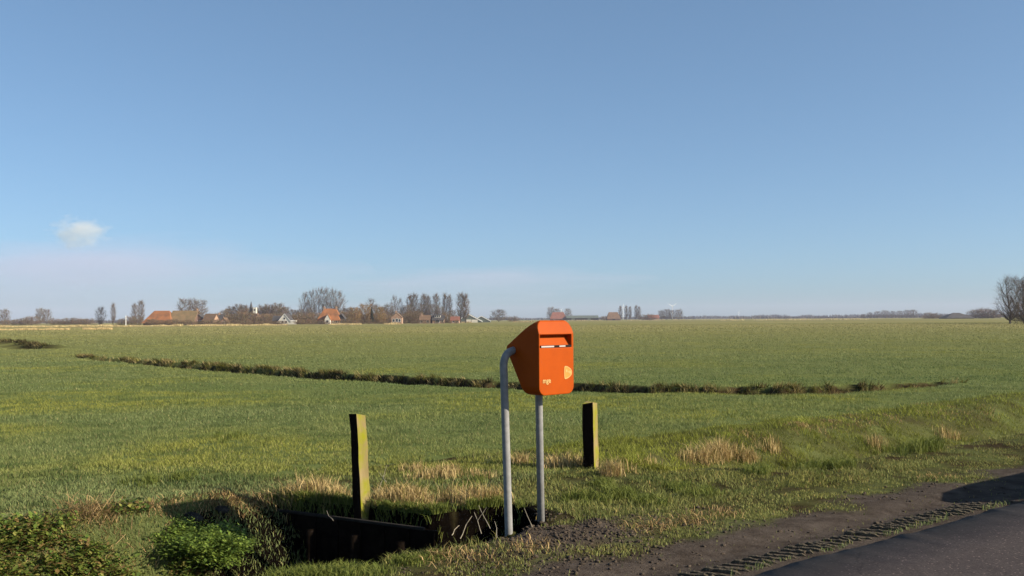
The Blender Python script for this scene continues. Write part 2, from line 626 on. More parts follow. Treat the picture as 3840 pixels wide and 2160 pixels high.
# ------------------------------------------------------------------ grass
def make_blades(x, y, z, h, w, lean, col, segs=1, az=None, droop=0.0):
    """one bent ribbon per blade; returns verts, tris, colours"""
    n = len(x)
    if az is None:
        az = rng.uniform(0, 2 * np.pi, n)
    fa = rng.uniform(0, 2 * np.pi, n)
    wx, wy = np.cos(fa) * w / 2, np.sin(fa) * w / 2
    lx, ly = np.cos(az) * lean * h, np.sin(az) * lean * h
    if segs == 1:
        V = np.empty((n, 3, 3), np.float32)
        V[:, 0] = np.stack([x - wx, y - wy, z - 0.01], 1)
        V[:, 1] = np.stack([x + wx, y + wy, z - 0.01], 1)
        V[:, 2] = np.stack([x + lx, y + ly, z + h], 1)
        T = np.arange(n * 3).reshape(n, 3)
        C = np.repeat(col, 3, axis=0)
        return V.reshape(-1, 3), T, C
    V = np.empty((n, 5, 3), np.float32)
    mx, my = x + lx * 0.3, y + ly * 0.3
    V[:, 0] = np.stack([x - wx, y - wy, z - 0.01], 1)
    V[:, 1] = np.stack([x + wx, y + wy, z - 0.01], 1)
    V[:, 2] = np.stack([mx - wx * 0.8, my - wy * 0.8, z + h * 0.6], 1)
    V[:, 3] = np.stack([mx + wx * 0.8, my + wy * 0.8, z + h * 0.6], 1)
    V[:, 4] = np.stack([x + lx, y + ly, z + h * (1 - droop)], 1)
    b = np.arange(n)[:, None] * 5
    T = np.concatenate([b + np.array([[0, 1, 3]]), b + np.array([[0, 3, 2]]), b + np.array([[2, 3, 4]])])
    C = np.repeat(col, 5, axis=0)
    return V.reshape(-1, 3), T, C

def merge(parts):
    V, T, C, o = [], [], [], 0
    for v, t, c in parts:
        V.append(v); T.append(t + o); C.append(c)
        o += len(v)
    return np.concatenate(V), np.concatenate(T), np.concatenate(C)

def wedge(d0, d1, dens, margin=1.2):
    n = int(dens * (d1 - d0) * (1.24 * (d0 + d1) / 2 + 2 * margin))
    d = np.sqrt(rng.uniform(d0 * d0, d1 * d1, n))
    x = rng.uniform(-1, 1, n) * (0.62 * d + margin)
    return x, d

def grass_colour(x, y, n):
    a = noise(x, y, 1.7, 30)
    b = noise(x, y, 0.35, 31)
    c = noise(x, y, 6.0, 32)
    g = np.array([0.168, 0.196, 0.074])
    yl = np.array([0.235, 0.235, 0.050])
    dk = np.array([0.060, 0.095, 0.030])
    tn = np.array([0.330, 0.270, 0.120])
    col = np.repeat(g[None], n, 0)
    pa = np.exp(-((x + 2.9) / 1.5) ** 2 - ((y - 12.2) / 1.3) ** 2) + 0.8 * np.exp(-((x + 2.0) / 1.0) ** 2 - ((y - 9.9) / 0.7) ** 2)
    k = np.clip((a - 0.45) * 1.8 + (c - 0.5) * 1.3 + pa * 0.9, 0, 1)[:, None]
    col = col * (1 - k) + yl * k
    k = np.clip((b - 0.55) * 1.8, 0, 0.9)[:, None]
    col = col * (1 - k) + dk * k
    st = noise(x, y * 5, 16.0, 37) * 0.6 + noise(x, y * 4, 5.0, 38) * 0.4
    k = (np.clip((st - 0.52) * 2.6, 0, 0.75) * sstep(11, 20, y))[:, None]
    col = col * (1 - k) + np.array([0.100, 0.145, 0.052]) * k
    k = (rng.uniform(0, 1, n) < 0.10 - 0.06 * sstep(9, 20, y))[:, None] * rng.uniform(0.3, 1, n)[:, None]
    col = col * (1 - k) + tn * k
    amp = 0.30 - 0.17 * sstep(9, 22, y)
    return col * (1 + amp * rng.uniform(-1, 1, n))[:, None]

parts = []
for d0, d1, dens, w, h, sg in ((4.9, 8.0, 5200, 0.0042, 0.036, 2), (8.0, 11, 3400, 0.0056, 0.033, 2), (11, 15, 2000, 0.0082, 0.033, 1),
                               (15, 22, 850, 0.012, 0.034, 1), (22, 36, 270, 0.020, 0.033, 1), (36, 65, 70, 0.036, 0.038, 1), (65, 120, 14, 0.075, 0.05, 1), (120, 260, 2.4, 0.17, 0.07, 1)):
    x, y = wedge(d0, d1, dens)
    u, v = to_uv(x, y)
    z, mud, brown, dry = ground(x, y)
    strip = 0.45 * np.exp(-((v - 3.88) / 0.06) ** 2) * (noise(x, y, 0.25, 36) > 0.4)
    keep = (v > 3.84) & (rng.uniform(0, 1, len(x)) > np.clip(mud * 1.04, 0, 0.985) - strip) & (rng.uniform(0, 1, len(x)) > brown * np.where(y > 18, 0.75, np.where((u < 5.2) & (v < 7.2) & (v > 5.7), 0.9, 0.12)))
    inpit = (u < wall_u(v) + 0.04) & (v > 5.60) & (v < 7.0)
    keep &= ~inpit
    # bare patches and tussocks
    patch = noise(x, y, 0.22, 33) * 0.6 + noise(x, y, 0.08, 34) * 0.4
    verge = (v < 7.2) & (v > 4.4)
    keep &= ~(verge & (patch < 0.43))
    keep &= ~((~verge) & (patch < 0.30))
    x, y, z, u, v, patch = x[keep], y[keep], z[keep], u[keep], v[keep], patch[keep]
    n = len(x)
    hh = h * rng.uniform(0.5, 1.35, n) * (0.6 + 0.8 * noise(x, y, 0.5, 35))
    hh *= np.where((v < 5.4) & (v > 3.9), 0.55, 1.0)
    rim = 0.4 * np.exp(-((v - 5.45) / 0.14) ** 2) * (u < wall_u(v))
    hh *= 1 + 1.0 * rim
    col = grass_colour(x, y, n)
    dk_ = (dry[keep] * 0.85)[:, None]
    col = col * (1 - dk_) + np.array([0.290, 0.258, 0.108]) * rng.uniform(0.75, 1.25, (n, 1)) * dk_
    vg = ((v < 7.4) & (v > 3.9))[:, None] * 0.55
    col = col * (1 - vg) + col * np.array([1.35, 1.08, 0.75]) * vg
    rb = ((u > 7.5) & (v > 6.9) & (v < 9.2))[:, None] * 0.75
    col = col * (1 - rb) + np.array([0.225, 0.235, 0.035]) * rng.uniform(0.55, 1.35, (n, 1)) * (0.30 + 0.7 * noise(x, y, 0.13, 39) + 0.7 * noise(x, y, 0.5, 47))[:, None] * rb
    hh = hh * (1 + 2.2 * rb[:, 0] * sstep(0.45, 0.9, noise(x, y, 0.22, 46)))
    parts.append(make_blades(x, y, z, hh, w * rng.uniform(0.7, 1.4, n), rng.uniform(0.2, 1.2, n), col, sg))
V, T, C = merge(parts)
tag(link('grass', np_mesh('grass', V, T, M_GRASS, C)), 'short green pasture grass covering the field and the verge', 'grass', kind='stuff')

# straw-coloured dead grass in clumps
STRAW_SPOTS = [  # px, py, spread px, clumps, height, standing
    (1090, 1868, 40, 9, 0.18, 1), (1190, 1858, 60, 20, 0.20, 1), (1260, 1872, 50, 14, 0.15, 1), (1440, 1890, 60, 20, 0.20, 1), (1520, 1895, 60, 22, 0.22, 1),
    (1590, 1900, 40, 9, 0.16, 1), (1740, 1885, 45, 16, 0.19, 1), (1840, 1878, 45, 14, 0.18, 1), (1610, 1795, 60, 13, 0.14, 1), (1690, 1780, 60, 13, 0.14, 1),
    (1550, 1770, 30, 5, 0.12, 1), (1800, 1790, 50, 5, 0.10, 1), (1945, 1738, 25, 9, 0.15, 1), (2080, 1746, 60, 17, 0.17, 1), (2170, 1750, 40, 12, 0.16, 1),
    (2290, 1780, 50, 13, 0.20, 1), (2420, 1745, 30, 4, 0.12, 1), (2640, 1725, 60, 15, 0.20, 1), (2720, 1712, 70, 22, 0.22, 1), (2800, 1725, 60, 12, 0.18, 1),
    (2900, 1690, 30, 5, 0.22, 1), (3280, 1680, 30, 6, 0.25, 1), (3560, 1640, 40, 6, 0.2, 1),
    (340, 1935, 30, 16, 0.16, 0), (420, 1950, 40, 4, 0.08, 0), (600, 1900, 90, 9, 0.06, 0), (750, 1886, 70, 8, 0.06, 0), (880, 1882, 60, 9, 0.07, 0),
    (985, 1880, 40, 7, 0.08, 0), (40, 2005, 60, 5, 0.09, 0), (150, 2030, 80, 6, 0.09, 0), (230, 1990, 60, 3, 0.06, 0),
    (480, 2090, 40, 3, 0.08, 0), (690, 2040, 40, 2, 0.08, 0), (900, 1935, 40, 4, 0.08, 0), (60, 2130, 80, 2, 0.08, 0),
    (370, 2140, 60, 3, 0.10, 0),
    (3140, 1585, 110, 9, 0.07, 0), (3260, 1575, 90, 6, 0.07, 0), (3560, 1545, 110, 7, 0.07, 0), (3700, 1540, 80, 4, 0.07, 0), (2820, 1640, 70, 5, 0.07, 0),
    (3010, 1605, 60, 8, 0.1, 0),
    (2560, 1960, 80, 6, 0.06, 0), (2450, 1985, 60, 6, 0.05, 0), (1980, 2060, 70, 6, 0.05, 0), (1700, 2090, 80, 8, 0.05, 0), (2700, 1930, 60, 4, 0.05, 0),
    (3500, 1790, 40, 3, 0.05, 0)]
def find_on_terrain(px, py):
    """march the view ray of a pixel until it meets the ground"""
    v = ray(px, py)
    ts = np.linspace(4.5, 30, 1200)
    X, Y, Z = v.x * ts / v.y, ts, CAM_H + v.z * ts / v.y
    g = ground(X, Y)[0]
    hit = np.nonzero(Z < g)[0]
    i = hit[0] if len(hit) else len(ts) - 1
    return X[i], Y[i]
parts = []
for px, py, sp, cl, hgt, stand in STRAW_SPOTS:
    for _ in range(cl):
        cx, cy = find_on_terrain(px + random.gauss(0, sp * 0.55), py + random.gauss(0, sp * 0.12))
        k = 34 if stand else 26
        r_ = 0.045 if stand else 0.09
        x = cx + rng.normal(0, r_, k)
        y = cy + rng.normal(0, r_, k)
        z = ground(x, y)[0]
        h = hgt * random.uniform(0.6, 1.2) * rng.uniform(0.3, 1.1, k)
        lean = rng.uniform(0.1, 0.7, k) if stand else rng.uniform(0.8, 3.0, k)
        t = rng.uniform(0, 1, k)[:, None]
        ca, cb, cc = np.array([0.56, 0.42, 0.20]), np.array([0.30, 0.20, 0.08]), np.array([0.20, 0.18, 0.05])
        if not stand:
            ca, cb = np.array([0.46, 0.32, 0.15]), np.array([0.22, 0.13, 0.055])
        col = ca * t + cb * (1 - t)
        g_ = (rng.uniform(0, 1, k) < 0.15)[:, None]
        col = np.where(g_, cc, col)
        parts.append(make_blades(x, y, z + (0.0 if stand else 0.01), h, rng.uniform(0.004, 0.008, k), lean, col * rng.uniform(0.7, 1.2, (k, 1)), 2,
                                 droop=rng.uniform(0.0, 0.3, k) if stand else rng.uniform(0.0, 0.8, k)))
V, T, C = merge(parts)
tag(link('dry_grass', np_mesh('dry_grass', V, T, M_STRAW, C)), 'straw-coloured dead grass in tufts along the ditch edges', 'dry grass', kind='stuff')

# taller fresh grass on the near rim of the ditch
parts = []
for (px, py, sp, cl, hgt) in ((1150, 2168, 60, 30, 0.085), (1260, 2160, 60, 30, 0.085), (1060, 2180, 50, 14, 0.085), (1380, 2150, 50, 12, 0.06), (1540, 2110, 40, 14, 0.06),
                              (1640, 2090, 60, 10, 0.05), (1120, 1880, 60, 16, 0.10), (2330, 1870, 60, 18, 0.12), (2200, 1880, 60, 18, 0.12), (2440, 1885, 60, 12, 0.10),
                              (1140, 1882, 40, 10, 0.10), (1230, 1890, 50, 16, 0.10), (1300, 1899, 40, 12, 0.09), (1440, 1914, 50, 14, 0.09), (1540, 1926, 40, 12, 0.10), (1640, 1930, 60, 12, 0.09), (1780, 1912, 80, 16, 0.09), (1880, 1905, 50, 10, 0.09), (2250, 1830, 80, 12, 0.10), (2540, 1840, 60, 10, 0.10), (2620, 1855, 60, 12, 0.10), (1500, 1840, 100, 14, 0.09), (1750, 1830, 100, 14, 0.09),
                              (3030, 1760, 60, 14, 0.13), (3150, 1750, 60, 12, 0.13), (2850, 1770, 60, 10, 0.11), (860, 1640, 60, 10, 0.10), (560, 1820, 60, 10, 0.11),
                              (700, 1800, 60, 10, 0.10), (3360, 1700, 60, 12, 0.16), (3480, 1690, 40, 16, 0.20)):
    for _ in range(cl):
        cx, cy = find_on_terrain(px + random.gauss(0, sp * 0.6), py + random.gauss(0, sp * 0.14))
        k = 36
        x, y = cx + rng.normal(0, 0.035, k), cy + rng.normal(0, 0.035, k)
        z = ground(x, y)[0]
        t = rng.uniform(0, 1, k)[:, None]
        col = np.array([0.10, 0.13, 0.026]) * t + np.array([0.18, 0.19, 0.045]) * (1 - t)
        parts.append(make_blades(x, y, z, hgt * rng.uniform(0.4, 1.15, k), rng.uniform(0.004, 0.007, k), rng.uniform(0.2, 1.2, k), col, 2, droop=rng.uniform(0, 0.35, k)))
V, T, C = merge(parts)
tag(link('tall_grass', np_mesh('tall_grass', V, T, M_GRASS, C)), 'longer fresh green grass tufts on the rim of the ditch', 'grass', kind='stuff')

# tussocks along the far lip of the field ditch
parts = []
for P, W, dn, tall in ((DITCH, DITCH_W, 34, 1.0), (DITCHB, DITCHB_W, 7, 1.5)):
    for i in range(len(P) - 1):
        a, b = Vector(P[i]), Vector(P[i + 1])
        L_ = (b - a).length
        nrm_ = Vector((-(b - a).y, (b - a).x)).normalized()
        back = math.atan2(-nrm_.y, -nrm_.x)
        for _ in range(int(L_ * dn)):
            t = random.random()
            w_ = W[i] * (1 - t) + W[i + 1] * t
            q = a.lerp(b, t) + nrm_ * (w_ - 0.55 * random.random() ** 1.3 + 0.08)
            if noise(np.array([q.x]), np.array([q.y]), 0.5, 44)[0] < 0.30:
                continue
            k = 16
            big = q.y / 24.0
            x, y = q.x + rng.normal(0, 0.05 * big, k), q.y + rng.normal(0, 0.03 * big, k)
            z = ground(x, y)[0]
            pick = random.random()
            if pick < 0.34: c0 = np.array([0.36, 0.28, 0.12])
            elif pick < 0.70: c0 = np.array([0.15, 0.14, 0.035])
            else: c0 = np.array([0.07, 0.055, 0.022])
            if tall > 1: c0 = c0 * 0.45
            col = c0 * rng.uniform(0.5, 1.3, (k, 1))
            parts.append(make_blades(x, y, z, tall * rng.uniform(0.05, 0.17, k), 0.016 * big * rng.uniform(0.7, 1.5, k), rng.uniform(0.2, 1.4, k), col, 1,
                                     az=back + rng.normal(0, 0.9, k)))
V, T, C = merge(parts)
tag(link('ditch_tussocks', np_mesh('ditch_tussocks', V, T, M_GRASS, C)), 'brown and green tussocks along the banks of the field ditch', 'tussocks', kind='stuff')

# ------------------------------------------------------------------ leafy cover on the left bank
def leaf_cloud(centres, n_per, size, spread, cols):
    parts = []
    for (cx, cy, cz, s) in centres:
        n = n_per
        x = cx + rng.normal(0, spread * s, n)
        y = cy + rng.normal(0, spread * s, n)
        z = cz + np.abs(rng.normal(0, spread * s * 0.65, n))
        L_ = size * s * rng.uniform(0.3, 1.8, n)
        az = rng.uniform(0, 6.283, n)
        el = rng.uniform(-0.3, 0.9, n)
        dx, dy, dz = np.cos(az) * np.cos(el), np.sin(az) * np.cos(el), np.sin(el)
        sx, sy = -np.sin(az), np.cos(az)
        wd = L_ * 0.28
        V = np.empty((n, 4, 3), np.float32)
        V[:, 0] = np.stack([x, y, z], 1)
        V[:, 1] = np.stack([x + dx * L_ * 0.5 + sx * wd, y + dy * L_ * 0.5 + sy * wd, z + dz * L_ * 0.5], 1)
        V[:, 2] = np.stack([x + dx * L_, y + dy * L_, z + dz * L_ - L_ * 0.1], 1)
        V[:, 3] = np.stack([x + dx * L_ * 0.5 - sx * wd, y + dy * L_ * 0.5 - sy * wd, z + dz * L_ * 0.5], 1)
        b = np.arange(n)[:, None] * 4
        T = np.concatenate([b + np.array([[0, 1, 2]]), b + np.array([[0, 2, 3]])])
        c = np.array(cols)[rng.integers(0, len(cols), n)] * rng.uniform(0.65, 1.35, (n, 1))
        parts.append((V.reshape(-1, 3), T, np.repeat(c, 4, axis=0)))
    return merge(parts)

cent = []
for _ in range(1500):
    u, v = random.uniform(-0.6, 3.0), random.uniform(6.7, 8.3)
    x, y = from_uv(u, v)
    if noise(np.array([x]), np.array([y]), 0.45, 40)[0] < 0.22:
        continue
    cent.append((x, y, gz(x, y), random.uniform(0.6, 1.3)))
GREENS = [(0.14, 0.19, 0.035), (0.19, 0.23, 0.045), (0.09, 0.14, 0.03), (0.24, 0.23, 0.06), (0.20, 0.13, 0.05)]
V, T, C = leaf_cloud(cent, 110, 0.034, 0.055, GREENS)
tag(link('bank_herbs', np_mesh('bank_herbs', V, T, M_LEAF, C)), 'low leafy green herbs covering the sunlit ditch bank', 'herbs', kind='stuff')

# one big feathery herb at the mouth of the pit
hx, hy = find_on_terrain(775, 2125)
herb = tag(empty('leafy_herb', (hx, hy, gz(hx, hy))), 'big feathery bright green herb bush beside the dark ditch hole', 'plant')
bm = bmesh.new()
tips = []
for i in range(60):
    a, r_ = random.uniform(0, 6.283), random.uniform(0.03, 0.36)
    h_ = random.uniform(0.08, 0.30) * (1.05 - r_ * 0.9)
    tip = Vector((math.cos(a) * r_, math.sin(a) * r_, h_))
    gzz = gz(hx + tip.x, hy + tip.y) - gz(hx, hy)
    tip.z = max(tip.z, gzz + 0.08)
    tube(bm, [(0.1 * tip.x, 0.1 * tip.y, -0.05), (0.45 * tip.x, 0.45 * tip.y, tip.z * 0.6), tip], [0.006, 0.004, 0.002], 5)
    tips.append((tip.x, tip.y, tip.z - 0.05, random.uniform(0.7, 1.2)))
    tips.append((tip.x * 0.7, tip.y * 0.7, tip.z * 0.6, random.uniform(0.6, 1.0)))
link('stem', bm_mesh(bm, 'herb stem', mat('herb stem', (0.07, 0.12, 0.03), 0.6)), herb)
V, T, C = leaf_cloud(tips, 220, 0.024, 0.06, [(0.16, 0.22, 0.04), (0.20, 0.26, 0.05), (0.11, 0.17, 0.035)])
link('foliage', np_mesh('herb foliage', V, T, M_LEAF, C), herb)

# ------------------------------------------------------------------ mud: clods, tyre track
ico = bmesh.new()
bmesh.ops.create_icosphere(ico, subdivisions=1, radius=1.0)
ico_v = np.array([v.co[:] for v in ico.verts])
ico_f = np.array([[l.index for l in f.verts] for f in ico.faces])
ico.free()
def clods(x, y, s, sink=0.3):
    n = len(x)
    z = ground(x, y)[0]
    V = np.empty((n, len(ico_v), 3), np.float32)
    ang = rng.uniform(0, 6.283, n)
    sc = np.stack([s * rng.uniform(0.6, 1.5, n), s * rng.uniform(0.6, 1.5, n), s * rng.uniform(0.4, 0.9, n)], 1)
    jit = rng.uniform(0.7, 1.25, (n, len(ico_v), 1))
    P = ico_v[None] * jit * sc[:, None]
    c, s_ = np.cos(ang)[:, None], np.sin(ang)[:, None]
    V[..., 0] = P[..., 0] * c - P[..., 1] * s_ + x[:, None]
    V[..., 1] = P[..., 0] * s_ + P[..., 1] * c + y[:, None]
    V[..., 2] = P[..., 2] + (z + sc[:, 2] * sink)[:, None]
    Fc = (ico_f[None] + (np.arange(n) * len(ico_v))[:, None, None]).reshape(-1, 3)
    return V.reshape(-1, 3), Fc
N_ = 30000
u = rng.uniform(2.2, 9.5, N_)
v = rng.uniform(3.85, 6.1, N_)
x, y = from_uv(u, v)
q = ((u - 4.65) / 0.95) ** 2 + ((v - 5.3) / 0.5) ** 2
pr = np.exp(-q * 0.9) * 1.0 + 0.10 * np.exp(-((v - 4.78) / 0.16) ** 2) + 0.018 * sstep(4.9, 4.2, v) + 0.12 * np.exp(-((v - 4.6) / 0.3) ** 2) * (u < 5)
k = rng.uniform(0, 1, N_) < pr
k &= ~((u < wall_u(v) + 0.05) & (v > 5.45))
x, y = x[k], y[k]
s = 0.004 + 0.013 * rng.uniform(0, 1, len(x)) ** 2.5
cv, cf = clods(x, y, s)
tag(link('mud_clods', np_mesh('mud_clods', cv, cf, M_CLOD)), 'loose dark clods of earth heaped round the letter box poles', 'clods', kind='stuff')

M_TRACK = mat('track mud', (0.045, 0.034, 0.024), 0.95, color2=(0.095, 0.075, 0.045), scale=25, bump=0.8, bscale=70)
track = tag(empty('tyre_track', (*from_uv(6.3, 3.98), 0)), kind='structure')
track.name = 'tyre_track'
ridge_me = []
for k in range(9):
    bm = bmesh.new()
    nseg = 9
    prev = None
    for i in range(nseg + 1):
        t = i / nseg
        xx = (t - 0.5) * 0.26
        hw = 0.017 * (0.75 + 0.5 * random.random()) * (1 if 0 < i < nseg else 0.5)
        hh = 0.020 * (0.6 + 0.7 * random.random()) * (1 if 0 < i < nseg else 0.25)
        oy = random.uniform(-0.004, 0.004)
        ring = [bm.verts.new(p) for p in ((xx, oy - hw, -0.02), (xx, oy - hw * 0.75, hh * 0.8), (xx, oy + hw * 0.3, hh), (xx, oy + hw, -0.02))]
        if prev:
            for j in range(3):
                bm.faces.new((prev[j], prev[j + 1], ring[j + 1], ring[j]))
        else:
            bm.faces.new(ring)
        prev = ring
    bm.faces.new(prev[::-1])
    ridge_me.append(bm_mesh(bm, 'mud_ridge', M_TRACK))
bar_ang = math.atan2(-0.5, 0.86)
tu = 4.05
while tu < 8.2:
    v_ = 3.985 + random.uniform(-0.015, 0.015)
    x, y = from_uv(tu, v_)
    o = link('mud_ridge', random.choice(ridge_me), track)
    o.location = (x - track.location.x, y - track.location.y, gz(x, y))
    o.rotation_euler = (0, 0, bar_ang + random.uniform(-0.03, 0.03))
    s_ = random.uniform(0.8, 1.08)
    o.scale = (s_, random.uniform(0.8, 1.15), random.uniform(0.6, 1.15))
    tu += random.uniform(0.092, 0.104)

# ------------------------------------------------------------------ letter box
M_ORANGE = mat('orange paint', (0.33, 0.053, 0.002), 0.5, vary=0.09, scale=4, spec=0.08, bump=0.03, bscale=200)
M_POLE = mat('grey galvanised pipe', (0.225, 0.218, 0.210), 0.6, vary=0.16, scale=20, spec=0.15, metallic=0.0)
M_DARK = mat('dark slot', (0.006, 0.004, 0.004), 0.9)
M_CREAM = mat('cream print', (0.48, 0.29, 0.10), 0.5, vary=0.05)
M_GOLD = mat('gold print', (0.52, 0.20, 0.03), 0.5, vary=0.05)
M_LABEL = mat('white label', (0.42, 0.35, 0.32), 0.5, vary=0.08)

BXA = Vector((0.194, 7.26))                      # front left edge of the box on plan
bw = Vector((0.7071, 0.7071)).normalized()       # along its front
bf = Vector((0.7071, -0.7071)).normalized()      # out of its front
BW, BZ = 0.38, 0.990
mid = BXA + bw * (BW / 2)
gz0 = gz(mid.x, mid.y)
lbox = tag(empty('letter_box', (mid.x, mid.y, gz0), math.atan2(bw.y, bw.x)), 'orange letter box with sloping top on two grey pipe poles', 'letter box')
# local frame: x along the front, -y out of the front, z up
zb = BZ - gz0
def prof_pt(t, z): return Vector((0, t, zb + z))
PROFILE = [(0, 0.0), (0, 0.452), (0.034, 0.545), (0.05, 0.552), (0.335, 0.362), (0.338, 0.345), (0.312, 0.285), (0.160, 0.012), (0.145, 0.0)]
bm = bmesh.new()
prism(bm, [Vector((-0.3, t, zb + z)) for t, z in PROFILE], Vector((1, 0, 0)), 0.6)
me_a = bm_mesh(bm, 'a')
bm = bmesh.new()
out_ = []
def arc(cx, cz, r_, a0, a1, n=7):
    return [Vector((cx + r_ * math.cos(R(a0 + (a1 - a0) * i / (n - 1))), -0.1, zb + cz + r_ * math.sin(R(a0 + (a1 - a0) * i / (n - 1))))) for i in range(n)]
hw = BW / 2
out_ += arc(-hw + 0.062, 0.062, 0.062, 180, 270)
out_ += arc(hw - 0.062, 0.062, 0.062, 270, 360)
out_ += arc(hw - 0.085, 0.555 - 0.085, 0.085, 0, 90)
out_ += arc(-hw + 0.085, 0.555 - 0.085, 0.085, 90, 180)
prism(bm, out_, Vector((0, 1, 0)), 0.7)
me_b = bm_mesh(bm, 'b')
body_me = boolean(me_a, me_b, 'INTERSECT')
# hooded posting recess: deep under the hood, flush at its lower edge
bm = bmesh.new()
prism(bm, [Vector((-hw + 0.012, t, zb + z)) for t, z in ((-0.02, 0.348), (-0.02, 0.446), (0.008, 0.446), (0.062, 0.437), (0.016, 0.352), (0.0, 0.348))],
      Vector((1, 0, 0)), BW - 0.024 - 0.012)
body_me = boolean(body_me, bm_mesh(bm, 'c'), 'DIFFERENCE')
body_me.materials.clear()
body_me.materials.append(M_ORANGE)
body = link('body', body_me, lbox)
bv = body.modifiers.new('bevel', 'BEVEL')
bv.width, bv.segments, bv.limit_method, bv.angle_limit = 0.006, 2, 'ANGLE', R(35)
# slot with two strips of label
slot = link('posting_slot', box_mesh('posting_slot', -hw + 0.018, hw - 0.03, -0.0015, 0.012, zb + 0.350, zb + 0.366, M_DARK), lbox)
link('slot_label', box_mesh('slot_label', -hw + 0.022, -0.030, -0.003, 0.0, zb + 0.352, zb + 0.363, M_LABEL), slot)
link('slot_label', box_mesh('slot_label', 0.028, 0.095, -0.003, 0.0, zb + 0.353, zb + 0.363, M_LABEL), slot)
# emblem: rounded triangle pointing right, cream rim on gold
ex, ez = 0.118, zb + 0.160
def emblem_pts(s):
    pts = []
    for i in range(15):
        a = R(-96 + 192 * i / 14)
        c = max(math.cos(a), 0.0)
        pts.append(Vector((ex + s * (-0.030 + 0.080 * c ** 1.15), 0, ez + s * 0.050 * math.sin(a))))
    pts += [Vector((ex + s * x_, 0, ez + s * z_)) for x_, z_ in ((-0.036, 0.040), (-0.038, 0.015), (-0.038, -0.015), (-0.036, -0.040))]
    return pts
emb_bm = bmesh.new()
prism(emb_bm, [p + Vector((0, -0.001, 0)) for p in emblem_pts(0.86)], Vector((0, 1, 0)), 0.003)
emb = link('emblem', bm_mesh(emb_bm, 'emblem', M_GOLD), lbox)
rim_bm = bmesh.new()
po, pi_ = emblem_pts(0.98), emblem_pts(0.84)
n = len(po)
for i in range(n):
    j = (i + 1) % n
    vs = [rim_bm.verts.new(p + Vector((0, -0.0022, 0))) for p in (po[i], po[j], pi_[j], pi_[i])]
    rim_bm.faces.new(vs)
bmesh.ops.remove_doubles(rim_bm, verts=rim_bm.verts, dist=1e-5)
ext = bmesh.ops.extrude_face_region(rim_bm, geom=rim_bm.faces[:])
bmesh.ops.translate(rim_bm, verts=[g for g in ext['geom'] if isinstance(g, bmesh.types.BMVert)], vec=(0, 0.003, 0))
link('emblem_rim', bm_mesh(rim_bm, 'emblem_rim', M_CREAM), emb)
for cx, cz, r_ in ((-0.012, 0.012, 0.010), (0.026, 0.001, 0.011), (0.006, 0.004, 0.006)):
    b2 = bmesh.new()
    prism(b2, [Vector((ex + cx + r_ * math.cos(6.283 * i / 10), -0.0026, ez + cz + r_ * 1.1 * math.sin(6.283 * i / 10))) for i in range(10)], Vector((0, 1, 0)), 0.003)
    link('emblem_mark', bm_mesh(b2, 'emblem_mark', M_CREAM), emb)
# lettering, lower left
tc_ = bpy.data.curves.new('lettering', 'FONT')
tc_.body = 'mge'
tc_.size = 0.052
tc_.offset = 0.0012
tc_.extrude = 0.001
to_ = bpy.data.objects.new('tmp_text', tc_)
COL.objects.link(to_)
tme = bpy.data.meshes.new_from_object(to_.evaluated_get(bpy.context.evaluated_depsgraph_get()))
bpy.data.objects.remove(to_)
tme.materials.clear()
tme.materials.append(M_CREAM)
lt = link('lettering', tme, lbox)
lt.rotation_euler = (R(90), 0, 0)
lt.location = (-hw + 0.035, -0.0015, zb + 0.092)
# poles
def to_local(x, y, z):
    return lbox.matrix_basis.inverted() @ Vector((x, y, z))
pl0 = on_ground(1908, 1992)
pl0 = Vector((pl0.x * 1.01, 7.38, 0))
g_ = gz(pl0.x, pl0.y)
side_in = BXA - bf * 0.267                        # where the bent pipe enters the left side
sidez = 1.318
def lp(xy, z): return Vector((xy.x, xy.y, z))
top = Vector((side_in.x, side_in.y)) - bw * 0.100
pts = [Vector((pl0.x, pl0.y, g_ - 0.4)), Vector((pl0.x, pl0.y, g_))]
vt = Vector((top.x, top.y, sidez - 0.110))
pts += [pts[1].lerp(vt, 0.5), vt]
for i in range(1, 8):
    a = R(90 * i / 8 * 0.92)
    off = 0.092 * (1 - math.cos(a))
    pts.append(Vector((top.x + bw.x * off, top.y + bw.y * off, sidez - 0.110 + 0.110 * math.sin(a) * 0.95)))
pts.append(Vector((side_in.x + bw.x * 0.05, side_in.y + bw.y * 0.05, sidez + 0.012)))
bm = bmesh.new()
bpy.context.view_layer.update()
inv = lbox.matrix_world.inverted()
tube(bm, [inv @ p for p in pts], 0.0290, 20)
po_ = link('pole', bm_mesh(bm, 'pole bent', M_POLE, True), lbox)
po_['label'] = 'bent pipe pole entering the side of the box'
pr0 = on_ground(2031, 1956)
g2 = gz(pr0.x, pr0.y)
topr = BXA + bw * 0.205 - bf * 0.2
bm = bmesh.new()
tube(bm, [inv @ p for p in (Vector((pr0.x, pr0.y, g2 - 0.4)), Vector((topr.x, topr.y, 1.02)), Vector((topr.x - 0.002, topr.y, 1.20)))], 0.0280, 20)
link('pole', bm_mesh(bm, 'pole straight', M_POLE, True), lbox)

